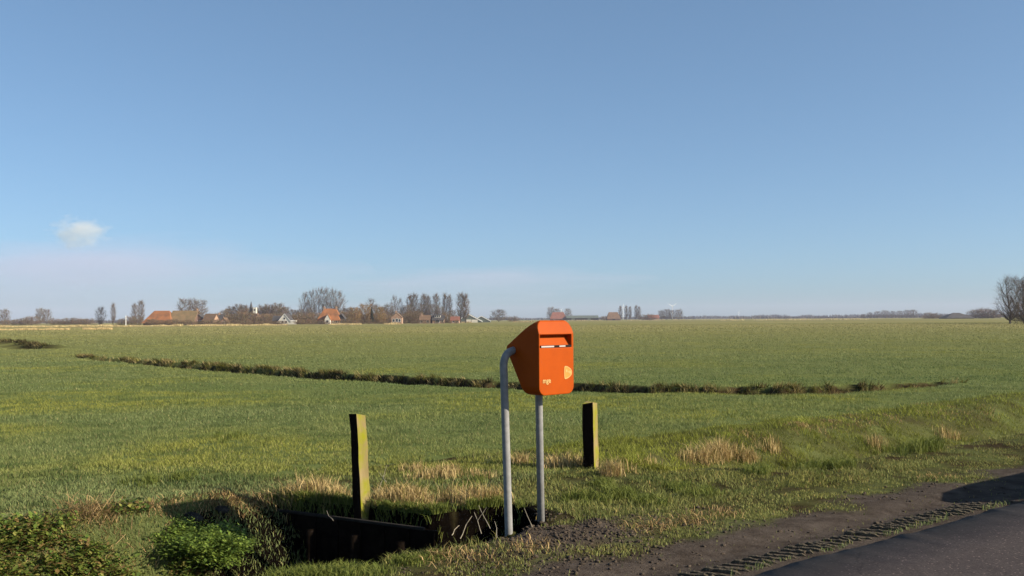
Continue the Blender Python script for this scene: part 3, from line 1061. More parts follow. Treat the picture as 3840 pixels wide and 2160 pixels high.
# ------------------------------------------------------------------ gate posts
def moss_wood():
    m, N, L = new_mat('mossy post wood')
    out = N.new('ShaderNodeOutputMaterial')
    p = N.new('ShaderNodeBsdfPrincipled')
    p.inputs['Roughness'].default_value = 0.95
    p.inputs['Specular IOR Level'].default_value = 0.03
    L.new(p.outputs[0], out.inputs[0])
    tc = N.new('ShaderNodeTexCoord')
    mp = N.new('ShaderNodeMapping')
    mp.inputs['Scale'].default_value = (30, 30, 3)
    L.new(tc.outputs['Object'], mp.inputs[0])
    a = N.new('ShaderNodeTexNoise')
    a.inputs['Scale'].default_value = 1.0
    a.inputs['Detail'].default_value = 6
    L.new(mp.outputs[0], a.inputs['Vector'])
    b = N.new('ShaderNodeTexNoise')
    b.inputs['Scale'].default_value = 6.0
    b.inputs['Detail'].default_value = 7
    L.new(tc.outputs['Object'], b.inputs['Vector'])
    r1 = N.new('ShaderNodeValToRGB')
    r1.color_ramp.elements[0].color = (0.10, 0.075, 0.028, 1)
    r1.color_ramp.elements[1].color = (0.33, 0.25, 0.12, 1)
    L.new(a.outputs[0], r1.inputs[0])
    r2 = N.new('ShaderNodeValToRGB')
    r2.color_ramp.elements[0].color = (0.0, 0.0, 0.0, 1)
    r2.color_ramp.elements[1].color = (1, 1, 1, 1)
    r2.color_ramp.elements[0].position = 0.44
    r2.color_ramp.elements[1].position = 0.60
    L.new(b.outputs[0], r2.inputs[0])
    mx = N.new('ShaderNodeMix')
    mx.data_type = 'RGBA'
    L.new(r2.outputs[0], mx.inputs[0])
    L.new(r1.outputs[0], mx.inputs[6])
    mx.inputs[7].default_value = (0.19, 0.185, 0.014, 1)
    # moss on the sunny side; old wood elsewhere, its shade painted near black
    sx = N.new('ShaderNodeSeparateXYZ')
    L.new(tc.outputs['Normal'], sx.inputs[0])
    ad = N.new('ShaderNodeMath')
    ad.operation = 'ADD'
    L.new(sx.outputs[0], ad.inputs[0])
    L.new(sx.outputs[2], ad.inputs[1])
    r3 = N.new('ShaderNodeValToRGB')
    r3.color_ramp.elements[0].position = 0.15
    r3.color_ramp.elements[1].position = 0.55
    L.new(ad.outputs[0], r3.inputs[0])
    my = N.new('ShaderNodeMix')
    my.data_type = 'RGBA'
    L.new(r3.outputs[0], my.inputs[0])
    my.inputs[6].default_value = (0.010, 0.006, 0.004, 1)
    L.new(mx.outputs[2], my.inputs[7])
    L.new(my.outputs[2], p.inputs['Base Color'])
    bp = N.new('ShaderNodeBump')
    bp.inputs['Strength'].default_value = 0.6
    bp.inputs['Distance'].default_value = 0.01
    L.new(a.outputs[0], bp.inputs['Height'])
    L.new(bp.outputs[0], p.inputs['Normal'])
    return m
M_MOSS = moss_wood()
M_SHADEWOOD = mat('dark wet timber', (0.004, 0.0025, 0.0018), 0.95, color2=(0.011, 0.0075, 0.005), scale=14, bump=0.5, spec=0.02)  # timber painted near black to deepen the shade in the hole

def gate_post(base, wid, dep, h, rz, lean, seed, label):
    random.seed(seed)
    bm = bmesh.new()
    n = 9
    rings = []
    for i in range(n):
        t = i / (n - 1)
        z = -0.3 + t * (h + 0.3)
        k = 1 - 0.06 * t
        cor = []
        for sx, sy in ((-1, -1), (1, -1), (1, 1), (-1, 1)):
            cor.append(Vector((sx * wid / 2 * k + random.uniform(-.0045, .0045), sy * dep / 2 * k + random.uniform(-.0045, .0045), z + (random.uniform(-0.022, 0.015) if i == n - 1 else 0))))
        rings.append([bm.verts.new(c) for c in cor])
    for i in range(n - 1):
        for j in range(4):
            bm.faces.new((rings[i][j], rings[i][(j + 1) % 4], rings[i + 1][(j + 1) % 4], rings[i + 1][j]))
    bm.faces.new(rings[-1])
    bm.faces.new(rings[0][::-1])
    bmesh.ops.bevel(bm, geom=[e for e in bm.edges if len(e.link_faces) == 2 and e.calc_face_angle(0) > 0.8], offset=0.008, segments=2, profile=0.6, affect='EDGES')
    o = link('gate_post', bm_mesh(bm, 'gate_post', M_MOSS))
    o.location = (base.x, base.y, max(gz(base.x, base.y), -0.03))
    o.rotation_euler = (0, R(lean), rz)
    tag(o, label, 'post', 'gate posts on the dam')
gate_post(on_ground(1357, 1896), 0.100, 0.105, 0.755, R(-42), -4.2, 3, 'leaning mossy wooden gate post at the edge of the dark ditch hole')
gate_post(on_ground(2216, 1757), 0.125, 0.135, 0.68, R(-26), -0.5, 4, 'upright square mossy wooden post standing in grass behind the letter box')

# ------------------------------------------------------------------ retaining wall at the end of the ditch
wall = tag(empty('retaining_wall', (WALL_B.x, WALL_B.y, 0), math.atan2(WALL_A.y - WALL_B.y, WALL_A.x - WALL_B.x)),
           'dark timber retaining wall closing the ditch below the posts', 'retaining wall')
WL = (WALL_A - WALL_B).length
random.seed(12)
npl = 7
for i in range(npl):
    x0 = -0.15 + (WL + 0.25) * i / npl
    x1 = -0.15 + (WL + 0.25) * (i + 1) / npl - 0.012
    me = box_mesh('plank', x0, x1, -0.03 + random.uniform(-0.012, 0.012), 0.02, -1.2, -0.10 + random.uniform(-0.01, 0.0), M_SHADEWOOD, 0.005)
    link('plank', me, wall)
link('cap_beam', box_mesh('cap_beam', -0.05, WL + 0.1, -0.005, 0.028, -0.110, -0.085, mat('weathered beam', (0.008, 0.006, 0.004), 0.95, color2=(0.02, 0.015, 0.011), scale=20, bump=0.4), 0.008), wall)
for i, px in enumerate((0.08, 0.40, 0.72)):
    s = WL * px
    bm = bmesh.new()
    tube(bm, [(s, 0.09, -1.2), (s + 0.01, 0.085, -0.20)], [0.042, 0.038], 10)
    link('stake', bm_mesh(bm, 'stake', M_SHADEWOOD, True), wall)

# bleached dead stalks leaning in the hole
M_STALK = mat('bleached stalk', (0.30, 0.25, 0.18), 0.8, vary=0.2)
random.seed(21)
for (x0, y0, x1, y1, d) in ((1735, 2003, 1770, 1935, 6.75), (1800, 1985, 1778, 1920, 6.95), (1830, 1965, 1795, 1895, 7.1), (1862, 2005, 1855, 1955, 7.0),
                            (1990, 1962, 1966, 1905, 7.45), (1700, 2000, 1722, 1970, 6.6), (1420, 1835, 1450, 1745, 9.0), (1443, 1800, 1420, 1770, 9.02),
                            (1245, 1945, 1225, 1915, 7.9)):
    a, b = at_depth(x0, y0, d), at_depth(x1, y1, d + 0.1)
    bm = bmesh.new()
    mid_ = (a + b) / 2 + Vector((random.uniform(-.012, .012), 0, random.uniform(-.01, .01)))
    low = a - (b - a) * 0.25
    low.z = min(low.z, a.z)
    tube(bm, [(low - a), Vector((0, 0, 0)), mid_ - a, b - a], [0.0026, 0.0026, 0.0022, 0.0014], 6)
    if b.z - a.z > 0.1:
        tube(bm, [mid_ - a, (mid_ - a) + Vector((0.03, 0.0, 0.045))], [0.0025, 0.001], 5)
    o = link('dead_stalk', bm_mesh(bm, 'dead_stalk', M_STALK))
    o.location = a
    if d < 8.5:
        tag(o, 'thin bleached dead stalk leaning out of the dark ditch hole', 'stalk', 'dead stalks in the ditch hole')
    else:
        tag(o, 'thin pale dead stalk standing right beside the leaning mossy post', 'stalk', 'dead stalks beside the leaning post')

# dark stones on the left bank
M_STONE = mat('dark stone', (0.012, 0.011, 0.010), 0.9, color2=(0.04, 0.037, 0.034), scale=12, bump=0.5, spec=0.05)
for (px, py, s, lab) in ((730, 1955, 0.055, 'dark lump of stone lying lower in the bank herbs'), (835, 1922, 0.045, 'dark grey stone lying higher on the bank near the leaning post')):
    x, y = find_on_terrain(px, py)
    bm = bmesh.new()
    bmesh.ops.create_icosphere(bm, subdivisions=2, radius=s)
    for vtx in bm.verts:
        k = random.uniform(0.8, 1.15)
        vtx.co = Vector((vtx.co.x * 1.5 * k, vtx.co.y * 0.9 * k, vtx.co.z * 0.7 * k))
    o = link('stone', bm_mesh(bm, 'stone', M_STONE))
    o.location = (x, y, gz(x, y) + s * 0.35)
    o.rotation_euler = (0.2, 0.25, random.uniform(0, 3))
    tag(o, lab, 'stone')

# ------------------------------------------------------------------ trees
def bare_tree(seed, h, spread, shape, n_limb, upright, twigs, tw_len, tw_w, base_col, tip_col, rad=None, low=0.15):
    """(trunk mesh, crown mesh) of a leafless tree: trunk and limbs as tapered tubes, twigs as thin slivers that fill its crown"""
    rs = random.Random(seed)
    r0 = rad if rad else h * 0.017
    def half_width(t):                      # crown outline, t = 0 at its foot, 1 at its top
        if shape == 'column': return spread * (0.45 + 0.55 * math.sin(math.pi * min(1, t * 0.85 + 0.12))) * (1 - max(0, t - 0.85) * 4)
        if shape == 'vase': return spread * (0.25 + 0.75 * math.sin(math.pi * 0.5 * min(1, t / 0.7))) * (1 - max(0, t - 0.72) * 2.4)
        return spread * math.sqrt(max(0.02, 1 - (2 * t * 0.92 - 0.80) ** 2 / 1.45))
    bm = bmesh.new()
    spine = [Vector((0, 0, -0.3))]
    nst = 7
    for i in range(1, nst + 1):
        spine.append(Vector((rs.gauss(0, h * 0.007) * i, rs.gauss(0, h * 0.007) * i, h * 0.84 * i / nst)))
    tube(bm, spine, [r0 * 1.2] + [r0 * (1 - 0.85 * i / nst) for i in range(1, nst + 1)], 7)
    zlo = h * low
    lobes = [(rs.uniform(0, 6.283), rs.uniform(0, 1), rs.uniform(0.75, 1.15)) for _ in range(7)]
    def reach(a, t):
        k = 1.0
        for la, lt, lk in lobes:
            da = abs((a - la + 3.1416) % 6.2832 - 3.1416)
            if da < 0.9 and abs(t - lt) < 0.25: k = lk
        return half_width(t) * k
    limbs = []
    for i in range(n_limb):
        t = (i + rs.random()) / n_limb
        a = i * 2.4 + rs.uniform(-0.5, 0.5)
        rr = reach(a, t) * rs.uniform(0.7, 1.0)
        e = Vector((math.cos(a) * rr, math.sin(a) * rr, zlo + (h - zlo) * t))
        z0 = max(h * 0.06, min(h * 0.8, e.z - rr * (0.5 + 1.2 * upright)))
        k = min(int(z0 / (h * 0.84) * nst), nst - 1)
        s0 = Vector((spine[k + 1].x, spine[k + 1].y, z0))
        m1 = s0.lerp(e, 0.5) + Vector((math.cos(a) * rr * 0.12, math.sin(a) * rr * 0.12, -(e.z - z0) * 0.08))
        tube(bm, [s0, m1, e], [r0 * 0.40, r0 * 0.24, r0 * 0.07], 5)
        limbs.append((s0, m1, e))
    V, C, tri = [], [], []
    def sliver(a, d, L_, w, c):
        side = d.cross(Vector((rs.gauss(0, 1), rs.gauss(0, 1), rs.gauss(0, 1)))).normalized() * w
        i = len(V)
        V.extend((a - side, a + side, a + d * L_))
        C.extend((c, c, c))
        tri.append((i, i + 1, i + 2))
    for k in range(twigs):
        if rs.random() < 0.45:
            l = limbs[rs.randrange(len(limbs))]
            t = rs.uniform(0.3, 1.0)
            p = l[0].lerp(l[1], t * 2) if t < 0.5 else l[1].lerp(l[2], t * 2 - 1)
        else:
            t, a = rs.random(), rs.uniform(0, 6.283)
            rr = reach(a, t) * math.sqrt(rs.random())
            p = Vector((math.cos(a) * rr, math.sin(a) * rr, zlo + (h - zlo) * t * 0.93))
        o2 = Vector((p.x, p.y, 0)) / max(spread, 0.1)
        d = (o2 * 0.7 + Vector((rs.gauss(0, 0.4), rs.gauss(0, 0.4), 0.7 * upright + rs.gauss(0, 0.3)))).normalized()
        L_ = tw_len * rs.uniform(0.5, 1.3)
        mixv = rs.random()
        c = tuple((base_col[j] * (1 - mixv) + tip_col[j] * mixv) * rs.uniform(0.75, 1.25) for j in range(3))
        sliver(p, d, L_, tw_w * rs.uniform(0.6, 1.3), c)
        for _ in range(3):
            aa = p + d * L_ * rs.uniform(0.2, 0.95)
            dd = (d + Vector((rs.gauss(0, 0.55), rs.gauss(0, 0.55), rs.gauss(0.15, 0.45)))).normalized()
            sliver(aa, dd, L_ * rs.uniform(0.35, 0.75), tw_w * 0.6, c)
    tm = bm_mesh(bm, 'trunk', mat('bark', (0.045, 0.038, 0.030), 0.95, color2=(0.11, 0.095, 0.075), scale=3))
    cm = np_mesh('crown', np.array([v[:] for v in V]), np.array(tri), M_TWIG, np.array(C))
    return tm, cm, h

GREY1, GREY2 = (0.085, 0.062, 0.042), (0.20, 0.152, 0.108)
BRN1, BRN2 = (0.10, 0.070, 0.045), (0.20, 0.135, 0.085)
ORG1, ORG2 = (0.16, 0.095, 0.035), (0.30, 0.19, 0.075)
DRK1, DRK2 = (0.035, 0.030, 0.028), (0.09, 0.075, 0.065)
PROTO = {
    'poplar': [bare_tree(s, 14, 2.1, 'column', 16, 1.3, 900, 1.6, 0.042, GREY1, BRN2, low=0.14) for s in (1, 2)],
    'vase': [bare_tree(s, 14, 4.3, 'vase', 18, 1.0, 900, 1.6, 0.040, GREY1, GREY2, low=0.20) for s in (3, 4)],
    'round': [bare_tree(s, 9, 4.0, 'dome', 18, 0.6, 1150, 1.2, 0.046, GREY1, GREY2, low=0.16) for s in (5, 6)],
    'dark': [bare_tree(s, 8, 3.0, 'vase', 18, 0.9, 900, 1.1, 0.040, DRK1, DRK2, low=0.03) for s in (7, 8)],
    'willow': [bare_tree(s, 9, 4.2, 'dome', 22, 0.7, 1700, 1.2, 0.048, ORG1, ORG2, low=0.04) for s in (9, 10)],
    'bush': [bare_tree(s, 4, 2.8, 'dome', 16, 0.6, 900, 0.7, 0.038, (0.10, 0.070, 0.045), (0.25, 0.17, 0.095), low=0.0) for s in (11, 12)],
    'big': [bare_tree(41, 10.5, 3.7, 'vase', 34, 0.9, 2100, 1.1, 0.014, DRK1, GREY2, rad=0.22, low=0.10), bare_tree(42, 10.2, 3.7, 'dome', 30, 0.9, 3400, 1.1, 0.021, DRK1, BRN2, rad=0.22, low=0.0)],
}
def conifer(seed, h, r_):
    rs = random.Random(seed)
    V, C, tri = [], [], []
    for k in range(900):
        t = rs.random() ** 0.8
        a = rs.uniform(0, 6.283)
        rr = r_ * (1 - t) + 0.1
        p0 = Vector((math.cos(a) * rr * 0.3, math.sin(a) * rr * 0.3, h * (0.08 + 0.9 * t)))
        p1 = Vector((math.cos(a) * rr, math.sin(a) * rr, h * (0.08 + 0.9 * t) - 0.15 + rs.uniform(-0.1, 0.2)))
        sd = Vector((-math.sin(a), math.cos(a), rs.uniform(-0.5, 0.5))) * 0.14
        i = len(V)
        V.extend((p0 - sd, p0 + sd, p1))
        g = rs.uniform(0.5, 1.3)
        C.extend([(0.02 * g, 0.035 * g, 0.014 * g)] * 3)
        tri.append((i, i + 1, i + 2))
    bm = bmesh.new()
    tube(bm, [(0, 0, -0.2), (0, 0, h * 0.9)], [0.14, 0.03], 6)
    return bm_mesh(bm, 'trunk', MATS['bark']), np_mesh('crown', np.array([v[:] for v in V]), np.array(tri), M_TWIG, np.array(C)), h
PROTO['conifer'] = [conifer(31, 7, 1.1)]

tree_rs = random.Random(99)
def tree(kind, px, ytop, d, label, width=None, group=None, name=None, var=None):
    """one tree standing on the ground at column px and depth d, as tall as its top in the photograph says"""
    tm, cm, h0 = PROTO[kind][var if var is not None else tree_rs.randrange(len(PROTO[kind]))]
    p = at_depth(px, ytop, d)
    gzv_ = gz(p.x, p.y)
    s = (p.z - gzv_) / h0
    bush = kind == 'bush'
    o = empty(name or ('bush' if bush else 'conifer_tree' if kind == 'conifer' else 'bare_tree'), (p.x, p.y, gzv_), tree_rs.uniform(0, 6.283))
    w_ = 1.0 if width is None else width
    o.scale = (s * w_, s * w_, s)
    link('trunk', tm, o)
    link('crown', cm, o)
    tag(o, label, 'bush' if bush else 'tree', group)
    return o

# shrubs and garden trees that fill the village between its houses
for px in range(735, 1720, 17):
    tree('bush', px + tree_rs.uniform(-6, 6), tree_rs.uniform(1166, 1194), tree_rs.uniform(452, 475), 'brown bare shrub in the gardens between the village houses', tree_rs.uniform(0.8, 1.5), 'shrubs between the village houses')
for px in (840, 1112, 1128, 1160, 1290, 1306, 1320, 1345, 1405, 1440, 1455, 1470, 1515, 1530, 1570, 1585, 1620, 1650, 1700):
    tree('round', px, tree_rs.uniform(1140, 1166), 480, 'small bare garden tree between the village houses', 0.8, 'small garden trees between the houses')
for px in list(range(560, 1060, 19)) + list(range(1110, 1460, 17)) + list(range(1520, 1720, 23)):
    tree('bush', px + tree_rs.uniform(-7, 7), tree_rs.uniform(1196, 1207), tree_rs.uniform(404, 414), 'low brown shrub in front of the village houses along the field edge', tree_rs.uniform(1.0, 2.2), 'shrubs in front of the village')
# far left
tree('round', 18, 1160, 620, 'lone bare tree at the far end of the low hedge, apart from the others', 0.9, name='bare_tree')
tree('round', 150, 1156, 600, 'bare tree, one of a pair above the low brown hedge', 0.7, 'pair of bare trees above the hedge')
tree('round', 176, 1160, 590, 'bare tree, one of a pair above the low brown hedge', 0.75, 'pair of bare trees above the hedge')
for px, yt in ((95, 1192), (118, 1186), (205, 1194), (235, 1196), (262, 1192), (285, 1192), (312, 1196), (338, 1194), (60, 1198), (20, 1200)):
    tree('bush', px, yt, 560, 'low brown bush in the hedge left of the farmhouse', 1.5, 'bushes of the low hedge')
tree('dark', 378, 1152, 430, 'dark many-stemmed tree beside the slim pointed tree', 0.85, var=0)
tree('poplar', 425, 1138, 440, 'slim pointed bare tree beside the dark many-stemmed tree', 0.75)
tree('poplar', 505, 1140, 470, 'bare upright tree rising left of the long orange farmhouse roof', 1.0, 'bare trees beside the farmhouse')
tree('poplar', 528, 1128, 475, 'bare upright tree rising left of the long orange farmhouse roof', 1.0, 'bare trees beside the farmhouse')
for px, yt in ((455, 1195), (490, 1186), (520, 1190)):
    tree('bush', px, yt, 450, 'bush at the foot of the bare trees beside the farmhouse', 1.1, 'bushes beside the farmhouse')
tree('round', 700, 1122, 480, 'bare round tree behind the mossy end of the long farmhouse roof', 1.0, 'bare trees behind the farmhouse')
tree('round', 745, 1124, 485, 'bare round tree behind the mossy end of the long farmhouse roof', 0.95, 'bare trees behind the farmhouse')
# round the church
for px, yt, k in ((868, 1150, 'round'), (895, 1142, 'round'), (922, 1146, 'round'), (985, 1145, 'round'), (1012, 1142, 'round'), (1045, 1138, 'round'), (1072, 1152, 'round'), (1095, 1162, 'round')):
    tree(k, px, yt, 520, 'dense bare tree in the grove round the church tower', 0.95, 'grove round the church')
for px, yt in ((855, 1152), (908, 1146), (938, 1150), (970, 1148), (1000, 1144), (1030, 1142), (1060, 1146)):
    tree('willow', px, yt + 6, 528, 'brown thickly twigged tree in the second row behind the church', 0.9, 'brown trees behind the church')
for px, yt in ((855, 1195), (880, 1198), (1010, 1192), (1115, 1190), (1135, 1188), (1150, 1192)):
    tree('bush', px, yt, 470, 'bush between the low houses near the church', 1.2, 'bushes near the church')
# tall group behind the orange roofed house
for px, yt in ((1142, 1100), (1170, 1090), (1198, 1083), (1225, 1083), (1250, 1086), (1272, 1095)):
    tree('vase', px, yt, 500, 'tall bare tree towering behind the orange roofed house with white gable', 0.72, 'tall trees behind the orange roof')
for px, yt in ((1170, 1180), (1150, 1190), (1300, 1168)):
    tree('bush', px, yt, 455, 'brown bush beside the orange roofed house with white gable', 1.0, 'bushes beside the orange roof')
tree('willow', 1330, 1152, 440, 'golden brown willow beside the small dark conifer', 0.85, 'willows beside the conifer')
tree('willow', 1368, 1140, 445, 'golden brown willow beside the small dark conifer', 0.95, 'willows beside the conifer')
tree('willow', 1425, 1150, 440, 'golden brown willow beside the small dark conifer', 0.8, 'willows beside the conifer')
tree('vase', 1390, 1122, 500, 'bare tree rising just behind the golden brown willows', 0.9, var=1)
tree('conifer', 1394, 1150, 430, 'small dark narrow conifer among the golden willows', 1.1)
for px, yt, k, w_ in ((1480, 1112, 'vase', 0.6), (1500, 1120, 'vase', 0.55), (1538, 1106, 'poplar', 1.0), (1556, 1102, 'poplar', 0.9), (1588, 1104, 'poplar', 1.0), (1606, 1110, 'poplar', 0.9),
                      (1636, 1104, 'poplar', 0.95), (1668, 1102, 'poplar', 0.75), (1686, 1108, 'poplar', 0.7), (1728, 1100, 'poplar', 1.05), (1746, 1104, 'poplar', 0.9)):
    tree(k, px, yt, 490, 'tall bare poplar in the row behind the small brick cottages', w_, 'row of poplars behind the cottages')
for px, yt in ((1520, 1175), (1545, 1182), (1440, 1178), (1560, 1178), (1680, 1185)):
    tree('bush', px, yt, 455, 'dark bush between the small brick cottages', 1.1, 'bushes between the cottages')
tree('round', 1870, 1162, 620, 'domed grey bare tree right of the barn with pale roof edges', 1.6, var=0)
tree('bush', 1925, 1186, 640, 'low grey bush at the end of the barn hedge', 1.8)
# farm cluster behind the letter box
for px, yt in ((2066, 1152), (2090, 1158), (2130, 1158)):
    tree('round', px, yt, 980, 'hazy bare tree behind the red roof just above the letter box', 0.8, 'trees behind the red roof')
for px, yt in ((2326, 1148), (2348, 1147), (2362, 1150), (2385, 1146), (2396, 1150)):
    tree('poplar', px, yt, 960, 'slim bare tree beside the hipped brown roofed barn', 0.9, 'slim trees beside the brown barn')
for px, yt in ((2480, 1164), (2500, 1160), (2520, 1163), (2545, 1160)):
    tree('round', px, yt, 950, 'bare tree in the grove below the large wind turbine', 1.0, 'grove below the wind turbine')
for px, yt in ((2415, 1180), (2440, 1178), (2265, 1185)):
    tree('bush', px, yt, 940, 'small hedge bush beside the hipped brown roofed barn', 1.5, 'hedge beside the brown barn')
for px, yt in ((3262, 1172), (3290, 1168), (3318, 1164), (3345, 1167), (3372, 1166), (3400, 1163), (3425, 1162), (3235, 1178)):
    tree('round', px, yt, 1150, 'hazy bare tree in the copse across the empty right-hand fields', 1.3, 'copse across the right-hand fields')
for px, yt in ((3660, 1162), (3685, 1157), (3705, 1158), (3725, 1162), (3480, 1172), (3510, 1174)):
    tree('bush', px, yt, 760, 'low dark bush along the hedge by the dark grassy mound', 1.6, 'hedge by the mound')
# the near tree at the right edge
tree('big', 3784, 1036, 205, 'dark bare tree standing alone in the field with its trunk in view', 0.95, var=0)
tree('big', 3838, 1040, 208, 'dense brown bare tree right behind the lone dark tree in the field', 1.0, 'brown trees behind the lone tree', var=1)
tree('big', 3885, 1032, 212, 'dense brown bare tree right behind the lone dark tree in the field', 1.0, 'brown trees behind the lone tree', var=1)

# ------------------------------------------------------------------ buildings
M_TILE = mat('orange roof tiles', (0.16, 0.070, 0.030), 0.85, color2=(0.36, 0.135, 0.045), scale=0.35, bump=0.4, bscale=3)
M_TILEMOSS = mat('mossy brown roof', (0.13, 0.098, 0.045), 0.9, color2=(0.23, 0.14, 0.065), scale=0.5, bump=0.4, bscale=3)
M_TILEDK = mat('dark roof', (0.040, 0.036, 0.036), 0.85, color2=(0.075, 0.065, 0.06), scale=0.5)
M_TILEBR = mat('brown roof', (0.12, 0.075, 0.045), 0.85, color2=(0.20, 0.115, 0.065), scale=0.6)
M_REDROOF = mat('red roof', (0.17, 0.065, 0.045), 0.85, color2=(0.25, 0.10, 0.065), scale=0.4)
M_BRICK = mat('pale brick', (0.26, 0.155, 0.10), 0.9, color2=(0.38, 0.25, 0.17), scale=1.2)
M_BRICKDK = mat('dark brick', (0.10, 0.060, 0.042), 0.9, color2=(0.17, 0.10, 0.07), scale=1.0)
M_WHITE = mat('white paint wall', (0.60, 0.55, 0.47), 0.7, vary=0.08, scale=1)
M_TRIM = mat('white trim', (0.75, 0.72, 0.68), 0.6, vary=0.05)
M_GLASS = mat('window glass', (0.03, 0.035, 0.04), 0.15, vary=0.2, spec=0.6)
M_GREENROOF = mat('grey green sheet roof', (0.085, 0.10, 0.085), 0.7, color2=(0.13, 0.15, 0.12), scale=0.5)
M_BLACK = mat('tarred boards', (0.018, 0.018, 0.018), 0.85, vary=0.3, scale=2)

def wpx(px, d):
    return (px - 1920) / F * d

def house(px0, px1, d, label, eave, ridge, depth=7.0, gable='side', wallm=None, roofm=None, hip=0.0, chimneys=(), windows=(), doors=(), name='house', cat='house',
          overhang=0.3, verge=None, rot=0.0, group=None, part_of=None):
    """px0..px1: the width seen; eave and ridge in metres; gable 'side' shows the long roof slope, 'front' shows the gable end"""
    x0, x1 = wpx(px0, d), wpx(px1, d)
    cx = (x0 + x1) / 2
    w = x1 - x0
    o = empty(name, (cx, d + depth / 2, gz(cx, d)), R(rot))
    if part_of is not None:                 # a porch or dormer belongs to its house
        o.parent = part_of
        o.location = o.location - part_of.location
        o['label'] = label
    else:
        tag(o, label, cat, group)
    wallm = wallm or M_BRICK
    roofm = roofm or M_TILE
    hw_, hd = w / 2, depth / 2
    bm = bmesh.new()
    if gable == 'side':
        prof_ = [Vector((-hw_ + 0.1, -hd, 0)), Vector((-hw_ + 0.1, hd, 0)), Vector((-hw_ + 0.1, hd, eave)), Vector((-hw_ + 0.1, 0, ridge - 0.15 if hip == 0 else eave)), Vector((-hw_ + 0.1, -hd, eave))]
        prism(bm, prof_, Vector((1, 0, 0)), w - 0.2)
    else:
        prof_ = [Vector((-hw_, -hd, 0)), Vector((-hw_, -hd, eave)), Vector((0, -hd, ridge - 0.15)), Vector((hw_, -hd, eave)), Vector((hw_, -hd, 0))]
        prism(bm, prof_, Vector((0, 1, 0)), depth)
    link('wall', bm_mesh(bm, 'wall', wallm), o)
    bm = bmesh.new()
    th = 0.22
    oh = overhang
    if gable == 'side':
        sl = (ridge - eave) / hd
        ez_ = eave - oh * sl
        if hip > 0:
            A = [(-hw_ - oh, -hd - oh, ez_), (hw_ + oh, -hd - oh, ez_), (hw_ + oh, hd + oh, ez_), (-hw_ - oh, hd + oh, ez_)]
            rl, rr = -hw_ + hip, hw_ - (hip if hip < 50 else 0)
            B = [(rl, 0, ridge), (rr, 0, ridge)]
            vs = [bm.verts.new(p) for p in A] + [bm.verts.new(p) for p in B]
            lo = [bm.verts.new((p[0], p[1], p[2] - 0.15)) for p in A]
            bm.faces.new((vs[0], vs[1], vs[5], vs[4]))
            bm.faces.new((vs[1], vs[2], vs[5]))
            bm.faces.new((vs[2], vs[3], vs[4], vs[5]))
            bm.faces.new((vs[3], vs[0], vs[4]))
            for i in range(4):
                bm.faces.new((vs[i], lo[i], lo[(i + 1) % 4], vs[(i + 1) % 4]))
            bm.faces.new(lo[::-1])
        else:
            pr_ = [Vector((-hw_ - oh * .5, -hd - oh, ez_)), Vector((-hw_ - oh * .5, 0, ridge)), Vector((-hw_ - oh * .5, hd + oh, ez_)),
                   Vector((-hw_ - oh * .5, hd + oh, ez_ - th)), Vector((-hw_ - oh * .5, 0, ridge - th)), Vector((-hw_ - oh * .5, -hd - oh, ez_ - th))]
            prism(bm, [p + Vector((0, 0, th * 0.6)) for p in pr_], Vector((1, 0, 0)), w + oh)
    else:
        sl = (ridge - eave) / hw_
        ez_ = eave - oh * sl
        pr_ = [Vector((-hw_ - oh, -hd - oh * .5, ez_)), Vector((0, -hd - oh * .5, ridge)), Vector((hw_ + oh, -hd - oh * .5, ez_)),
               Vector((hw_ + oh, -hd - oh * .5, ez_ - th)), Vector((0, -hd - oh * .5, ridge - th)), Vector((-hw_ - oh, -hd - oh * .5, ez_ - th))]
        prism(bm, [p + Vector((0, 0, th * 0.6)) for p in pr_], Vector((0, 1, 0)), depth + oh)
    rf_ = link('roof', bm_mesh(bm, 'roof', roofm), o)
    for c in chimneys:
        link('chimney', box_mesh('chimney', c * hw_ - 0.35, c * hw_ + 0.35, -0.35, 0.35, ridge - 0.6, ridge + 0.9, M_BRICK), rf_)
    if verge and gable == 'front':
        for s in (-1, 1):
            bm = bmesh.new()
            a = Vector((0, -hd - oh * .5 - 0.06, ridge + 0.12))
            b = Vector((s * (hw_ + oh), -hd - oh * .5 - 0.06, ez_ + 0.12))
            dn = Vector((0, 0, -verge))
            prism(bm, [a, b, b + dn, a + dn], Vector((0, 1, 0)), 0.05)
            link('verge_board', bm_mesh(bm, 'verge_board', M_TRIM), rf_)
    for (fx, z0, ww, hh) in windows:
        x = fx * hw_
        if part_of is not None:
            link('window', box_mesh('window', x - ww / 2, x + ww / 2, -hd - 0.06, -hd - 0.005, z0, z0 + hh, M_GLASS), o)
            continue
        fr = link('window', box_mesh('window', x - ww / 2 - 0.1, x + ww / 2 + 0.1, -hd - 0.06, -hd - 0.005, z0 - 0.1, z0 + hh + 0.1, M_TRIM), o)
        link('pane', box_mesh('pane', x - ww / 2, x + ww / 2, -hd - 0.075, -hd - 0.055, z0, z0 + hh, M_GLASS), fr)
    for (fx, ww, hh, mm) in doors:
        x = fx * hw_
        link('door', box_mesh('door', x - ww / 2, x + ww / 2, -hd - 0.08, -hd - 0.004, 0, hh, mm), o)
    return o

W4 = [(-0.7, 0.9, 0.9, 1.3), (-0.25, 0.9, 0.9, 1.3), (0.25, 0.9, 0.9, 1.3), (0.7, 0.9, 0.9, 1.3)]
